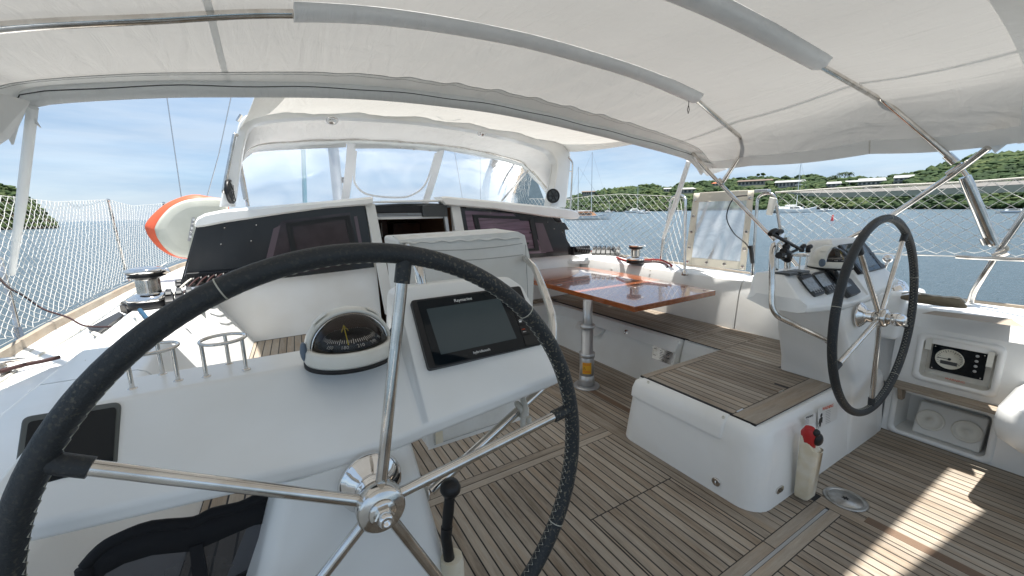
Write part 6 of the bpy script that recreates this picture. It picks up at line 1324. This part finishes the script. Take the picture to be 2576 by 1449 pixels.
# single trees standing out on the ridge
def ridge_tree(px, py, w, label):
    py -= 3; w *= 1.2
    dr = interp(RD, px)-4; p, _ = ray_h(px, dr); z = height_for(px, py+w*.5, dr); s = dr/FPX; rnd = random.Random(int(px)); c = Vector((p.x, p.y, z))
    t_ = thing('tree', c-Vector((0, 0, w*s*.6)), label, 'tree', 'trees standing out on the ridge'); mb = MB()
    mb.tube([c-Vector((0, 0, w*s*.9)), c-Vector((0, 0, w*s*.4)), c], [w*s*.06, w*s*.05, w*s*.02], 6)
    for k in range(4): a = k*1.6; mb.tube([c-Vector((0, 0, w*s*.4)), c+Vector((cos(a), sin(a), .3))*w*s*.3], w*s*.022, 5)
    obj('trunk', mb, mat('bark', (.06, .045, .03), .9) if 'bark' not in M else M['bark'], t_)
    mb = MB()
    for k in range(46):
        d = Vector((rnd.gauss(0, 1), rnd.gauss(0, 1), rnd.gauss(0, .62))).normalized()*rnd.uniform(.25, .55)*w*s; clump(mb, c+d+Vector((0, 0, .05*w*s)), rnd.uniform(.09, .17)*w*s, rnd)
    obj('crown', mb, M['leaf'], t_)
for px, py, w, lb in ((1535, 476, 16, 'small round tree on the ridge right of the two masts'), (1548, 476, 14, 'second small round tree beside it on the ridge above the anchored yachts'), (2030, 448, 42, 'broad dark tree on the ridge right of the long white roof'), (1945, 451, 32, 'broad tree on the ridge left of the long white roof'), (1905, 449, 30, 'tree rising behind the long brown roof'), (2152, 454, 24, 'round tree right of the palms'), (2226, 453, 22, 'dark tree between the terrace house and the rightmost house')): ridge_tree(px, py, w, lb)
# palms
M['palm'] = mat('palm_green', (.022, .045, .016), .7)
M['palm_trunk'] = mat('palm_trunk', (.20, .18, .15), .8)
for k, (px, py) in enumerate(((2090, 443), (2104, 436), (2116, 434), (2128, 435), (2078, 447))):
    dr = 470; p, _ = ray_h(px, dr); z = height_for(px, py, dr); z0 = height_for(px, 460, dr); c = Vector((p.x, p.y, z)); rnd = random.Random(k)
    t_ = thing('palm_tree', (c.x, c.y, z0), ['leftmost tall palm of the cluster on the ridge', 'second palm from the left on the ridge', 'tallest palm in the middle of the ridge cluster', 'rightmost palm of the ridge cluster', 'shortest palm at the left foot of the ridge cluster'][k], 'palm tree', 'palms on the ridge')
    obj('trunk', MB().tube([Vector((c.x+.4, c.y, z0-4)), Vector((c.x-.2, c.y, (z+z0)/2)), c], [.32, .25, .2], 8), M['palm_trunk'], t_)
    mb = MB()
    for f in range(15):
        a = f*2*pi/15+rnd.random()*.3; L_ = rnd.uniform(3.0, 4.0); el = rnd.uniform(-.1, .9); d = Vector((cos(a), sin(a), 0)); s_ = Vector((-sin(a), cos(a), 0)); pr = None
        for j in range(6):
            t = j/5; q = c+d*L_*t*cos(el*.5)+Vector((0, 0, L_*(el*t-1.15*t*t))); w = .45*(1-abs(2*t-.8)*.6)
            cur = (q-s_*w+Vector((0, 0, -.25)), q+Vector((0, 0, .05)), q+s_*w+Vector((0, 0, -.25)))
            if pr: mb.add([*pr, *cur], [(0, 1, 4, 3), (1, 2, 5, 4)])
            pr = cur
    obj('fronds', mb, M['palm'], t_)
# houses
M['hw'] = mat('house_white', (.38, .37, .34), .7); M['hg'] = mat('house_grey', (.34, .33, .30), .7); M['hr'] = mat('roof_white', (.33, .335, .33), .6); M['rr'] = mat('roof_brown', (.16, .115, .09), .8); M['ro'] = mat('roof_orange', (.50, .16, .07), .8); M['hwin'] = mat('house_window', (.035, .045, .05), .2)
CLEAR = []
def house(px, py, w, h, roof, wall, label, storeys=1, fr=.62, nwin=5, hip=False, name='house'):
    ci = max(0, min(len(TS)-1, round((px-1330)/16))); dr = None     # distance at which the hillside shows at this height
    for a_, b_ in zip(TS[ci][1:-2], TS[ci][2:-1]):
        for k_ in range(8):
            g_ = a_.lerp(b_, k_/8); dd = hypot(g_.x, g_.y)
            if dr is None and g_.z >= height_for(px, py+h*.5, dd): dr = dd
    dr = dr or interp(RD, px)
    p, _ = ray_h(px, dr); zb = height_for(px, py+h/2, dr); s = dr/FPX; CLEAR.append((px, py, w, h, dr)); W_, H_ = w*s, h*s
    d = (p-EYE); d.z = 0; d.normalize(); x = Vector((d.y, -d.x, 0)); o = Vector((p.x, p.y, zb)); Dp = W_*.45
    def bx(u0, u1, v0, v1, z0, z1, sk=0):
        q = [o+x*u+d*v for u, v in ((u0, v0), (u1, v0), (u1, v1), (u0, v1))]; return MB().hexa([a+Vector((0, 0, z0)) for a in q], [a+Vector((0, 0, z1)) for a in q])
    t_ = thing(name, o, label, 'house', 'houses on the far shore'); rh = H_*.30
    obj('wall', bx(-W_/2, W_/2, 0, Dp, -H_*.8, H_-rh), wall, t_)
    k = .35 if hip else .02; mb = MB(); e = W_*.04
    q0 = [o+x*u+d*v+Vector((0, 0, H_-rh)) for u, v in ((-W_/2-e, -e*2), (W_/2+e, -e*2), (W_/2+e, Dp+e), (-W_/2-e, Dp+e))]; c_ = sum(q0, Vector())/4
    q1 = [o+x*u+d*v+Vector((0, 0, H_)) for u, v in ((-W_/2*(1-k), Dp*.45), (W_/2*(1-k), Dp*.45), (W_/2*(1-k), Dp*.55), (-W_/2*(1-k), Dp*.55))]
    mb.hexa(q0, q1); obj('roof', mb, roof, t_)
    for st_ in range(storeys):
        z1 = (H_-rh)*(1-st_/storeys)-.10*H_; z0 = z1-(H_-rh)/storeys*.62
        for j in range(nwin):
            u = -W_/2+W_*(j+.5)/nwin; obj('window', bx(u-W_/nwin*.28, u+W_/nwin*.28, -.12, .1, z0, z1), M['hwin'], t_)
        if storeys > 1: obj('balcony', bx(-W_/2, W_/2, -W_*.08, 0, z0-.25, z0+.05), wall, t_)
    return t_
house(1480, 485, 32, 9, M['rr'], M['hg'], 'flat brown house on the ridge left of the tall mast', nwin=6)
house(1677, 478, 17, 9, M['hr'], M['hw'], 'small white house on the wooded slope left of the canvas sleeve', nwin=3)
house(1727, 480, 34, 13, M['hg'], M['hg'], 'grey hip roofed house behind the left gate hoop', hip=True, nwin=4)
house(1800, 464, 22, 8, M['ro'], M['hw'], 'house with an orange roof beside the awning strut', hip=True, nwin=3)
house(1893, 460, 62, 12, M['rr'], M['hw'], 'long low house with brown roof above the clear screen', nwin=9)
house(1981, 464, 50, 14, M['hr'], M['hw'], 'long house with white roof and veranda behind the distant mast', nwin=8)
house(2091, 468, 22, 13, M['hr'], M['hg'], 'two storey grey house at the foot of the palms', storeys=2, nwin=3)
house(2134, 463, 18, 10, M['hr'], M['hw'], 'pale roofed house left of the wide terrace house', nwin=3)
house(2184, 465, 38, 19, M['hr'], M['hw'], 'wide two storey terrace house with columns', storeys=2, nwin=6)
house(2264, 455, 26, 15, M['hr'], M['hw'], 'white roofed house at the foot of the high right hill', storeys=2, nwin=4)
house(2079, 458, 10, 5, M['ro'], M['hw'], 'tiny house with reddish roof left of the palms', nwin=2)
cover(TS, 'hillside_woods', 21000, .9, 3.0, 11, 'dense green scrub and woods covering the hills on the right shore')
cover(TL, 'headland_scrub', 1900, .8, 2.0, 12, 'dark green scrub covering the rocky headland at far left')
M['lawn'] = mat('lawn', (.10, .16, .04), .9)
for k, (px, py) in enumerate(((2260, 441), (2283, 440), (2297, 437))):
    dr = 420; p, _ = ray_h(px, dr); a = Vector((p.x, p.y, height_for(px, py+16, dr))); b_ = Vector((p.x, p.y, height_for(px, py-4, dr))); mb = MB(); mb.tube([a, b_], .16, 6); mb.box(b_-Vector((.9, .1, 1.2)), b_+Vector((.9, .1, -1.0))); tag(obj('utility_pole', mb, M['palm_trunk']), ['leftmost utility pole on the right ridge', 'middle utility pole on the right ridge', 'rightmost utility pole, nearest the high hill'][k], 'utility pole', 'utility poles on the ridge')
# ---------------------------------------------------------------- boats
M['hullw'] = mat('hull_white', (.74, .75, .74), .25, coat=.4); M['hullblue'] = mat('hull_stripe', (.05, .12, .22), .4); M['teakdeck'] = mat('boat_deck', (.42, .22, .12), .6)
def boat(px, py, length, masts, label, ang, cat='sailboat', cabin=True, name='sailing_yacht', wood=False, twin=False, dist=None, group='boats at anchor'):
    d = 2.3/((py-horizon_y(px))/FPX) if dist is None else dist; p, _ = ray_h(px, d); p = Vector((p.x, p.y, WL)); ca, sa = cos(ang), sin(ang)
    T = lambda a, b_, c_: p+Vector((a*ca-b_*sa, a*sa+b_*ca, c_)); L_ = length; B = L_*.27; t_ = thing(name, p, label, cat, group)
    def hull(off, bw):
        rg = []
        for k in range(15):
            u = k/14; w = bw/2*(sin(pi*min(1, (u*.82+.18)))**.75 if u < 1 else 0)+.02; sh = L_*.085*(1+.75*(2*u-1.0)**2*(1 if u > .5 else .35)); x = -L_/2+L_*u
            rg.append([T(x*(1.0), off-w, sh), T(x*.985, off-w*.92, sh*.45), T(x*.95, off-w*.45, -.25), T(x*.95, off+w*.45, -.25), T(x*.985, off+w*.92, sh*.45), T(x, off+w, sh)])
        return rg
    mb = MB()
    for off, bw in (((-B*.75, B*.45), (B*.75, B*.45)) if twin else ((0, B),)): mb.loft(hull(off, bw), smooth=False)
    if twin: mb.add([T(a, b_, c_) for c_ in (L_*.07, L_*.105) for a, b_ in ((-L_*.4, -B*.8), (L_*.2, -B*.8), (L_*.2, B*.8), (-L_*.4, B*.8))], [(3, 2, 1, 0), (4, 5, 6, 7), (0, 1, 5, 4), (1, 2, 6, 5), (2, 3, 7, 6), (3, 0, 4, 7)])
    hl = obj('hull', mb, M['hullw'], t_)
    mb = MB()
    for s in (-1, 1):
        r0 = hull(0, B); mb.loft([[r[0 if s < 0 else 5]+Vector((0, 0, -.12)), r[0 if s < 0 else 5]+Vector((0, 0, -.24))] for r in r0[1:13]], closed=False, cap=False)
    if not twin: obj('hull_stripe', mb, M['hullblue'], t_, solid=.02)
    if cabin:
        w = B*(.7 if twin else .32); hh = L_*.055; b0 = L_*.09
        q0 = [T(a, b_, b0) for a, b_ in ((-L_*.25, -w), (L_*.20, -w*.8), (L_*.20, w*.8), (-L_*.25, w))]; q1 = [T(a, b_, b0+hh*1.3) for a, b_ in ((-L_*.23, -w*.85), (L_*.12, -w*.6), (L_*.12, w*.6), (-L_*.23, w*.85))]
        mb = MB().hexa(q0, q1); cb = obj('cabin', mb, M['teakdeck'] if wood else M['hullw'], t_)
        for s in (-1, 1):
            mb = MB(); mb.add([T(a, s*w*k_, z) for a, k_, z in ((-L_*.2, 1.0, b0+hh*.35), (L_*.1, .84, b0+hh*.35), (L_*.08, .74, b0+hh*.95), (-L_*.19, .90, b0+hh*.95))], [(0, 1, 2, 3)]); obj('cabin_window', mb, M['hwin'], cb, solid=.05)
    for mxp, mh in masts:
        obj('mast', MB().tube([T(L_*mxp, 0, L_*.08), T(L_*mxp, 0, mh)], [L_*.009, L_*.006], 8), M['hullw'], t_)
        obj('boom', MB().tube([T(L_*mxp, 0, L_*.19), T(L_*mxp-L_*.30, 0, L_*.185)], L_*.014, 8), M['hullw'], t_)
        obj('crosstree', MB().tube([T(L_*mxp, -B*.45, mh*.55), T(L_*mxp, B*.45, mh*.55)], .05, 5), M['hullw'], t_)
        mb = MB(); wr = .022
        for a, b_ in ((T(L_*mxp, 0, mh), T(L_*.48, 0, L_*.12)), (T(L_*mxp, 0, mh), T(-L_*.48, 0, L_*.1)), (T(L_*mxp, 0, mh), T(L_*mxp, B*.45, L_*.1)), (T(L_*mxp, 0, mh), T(L_*mxp, -B*.45, L_*.1))): mb.tube([a, b_], wr, 4)
        obj('rigging', mb, M['alu'], t_)
    return t_
hy = horizon_y
boat(1478, 552, 11.8, ((.08, 16.3), (-.20, 13.0)), 'white classic two masted yacht with wooden deck, nearest in the bay by the arch', -.75, wood=True)
boat(1598, 533, 15, ((.1, 19.0),), 'long white yacht under the hill behind the starboard net', -.35, dist=300)
boat(1622, 538, 9, ((.1, 0.1),), 'low white motor boat right in front of the long white yacht', -.5, cabin=True, dist=240, name='motor_boat', cat='motor boat') if False else None
boat(1992, 529, 14, ((.12, 17.5),), 'white catamaran with one tall mast seen right of the gate hoops', -.45, twin=True, dist=175, name='catamaran', cat='catamaran')
boat(2560, 521, 5.4, (), 'small white motor boat at the right edge by the rocks', -1.2, dist=130, name='motor_boat', cat='motor boat')
boat(1622, 538, 8.5, (), 'low white motor boat in front of the long white yacht', -.4, dist=235, name='motor_boat', cat='motor boat')
boat(1530, 533, 10, ((.1, 12.5),), 'distant white yacht just right of the two masted yacht', -.6, dist=330)
boat(2078, 526, 7, (), 'low grey launch moored close to the shore rocks', -.4, dist=200, name='motor_boat', cat='motor boat')
boat(1700, 531, 9, (), 'white launch seen through the left gate hoop', -.4, dist=300, name='motor_boat', cat='motor boat')
d = 2.3/((545-hy(2098))/FPX)*.97; p, _ = ray_h(2098, d); tag(obj('channel_buoy', MB().lathe([(0, -.2), (.20, -.2), (.20, .1), (.13, .2), (.13, .8), (.05, .9), (0, .9)], (p.x, p.y, WL), (0, 0, 1), 14), M['red']), 'small red buoy floating beyond the quarter net', 'buoy')
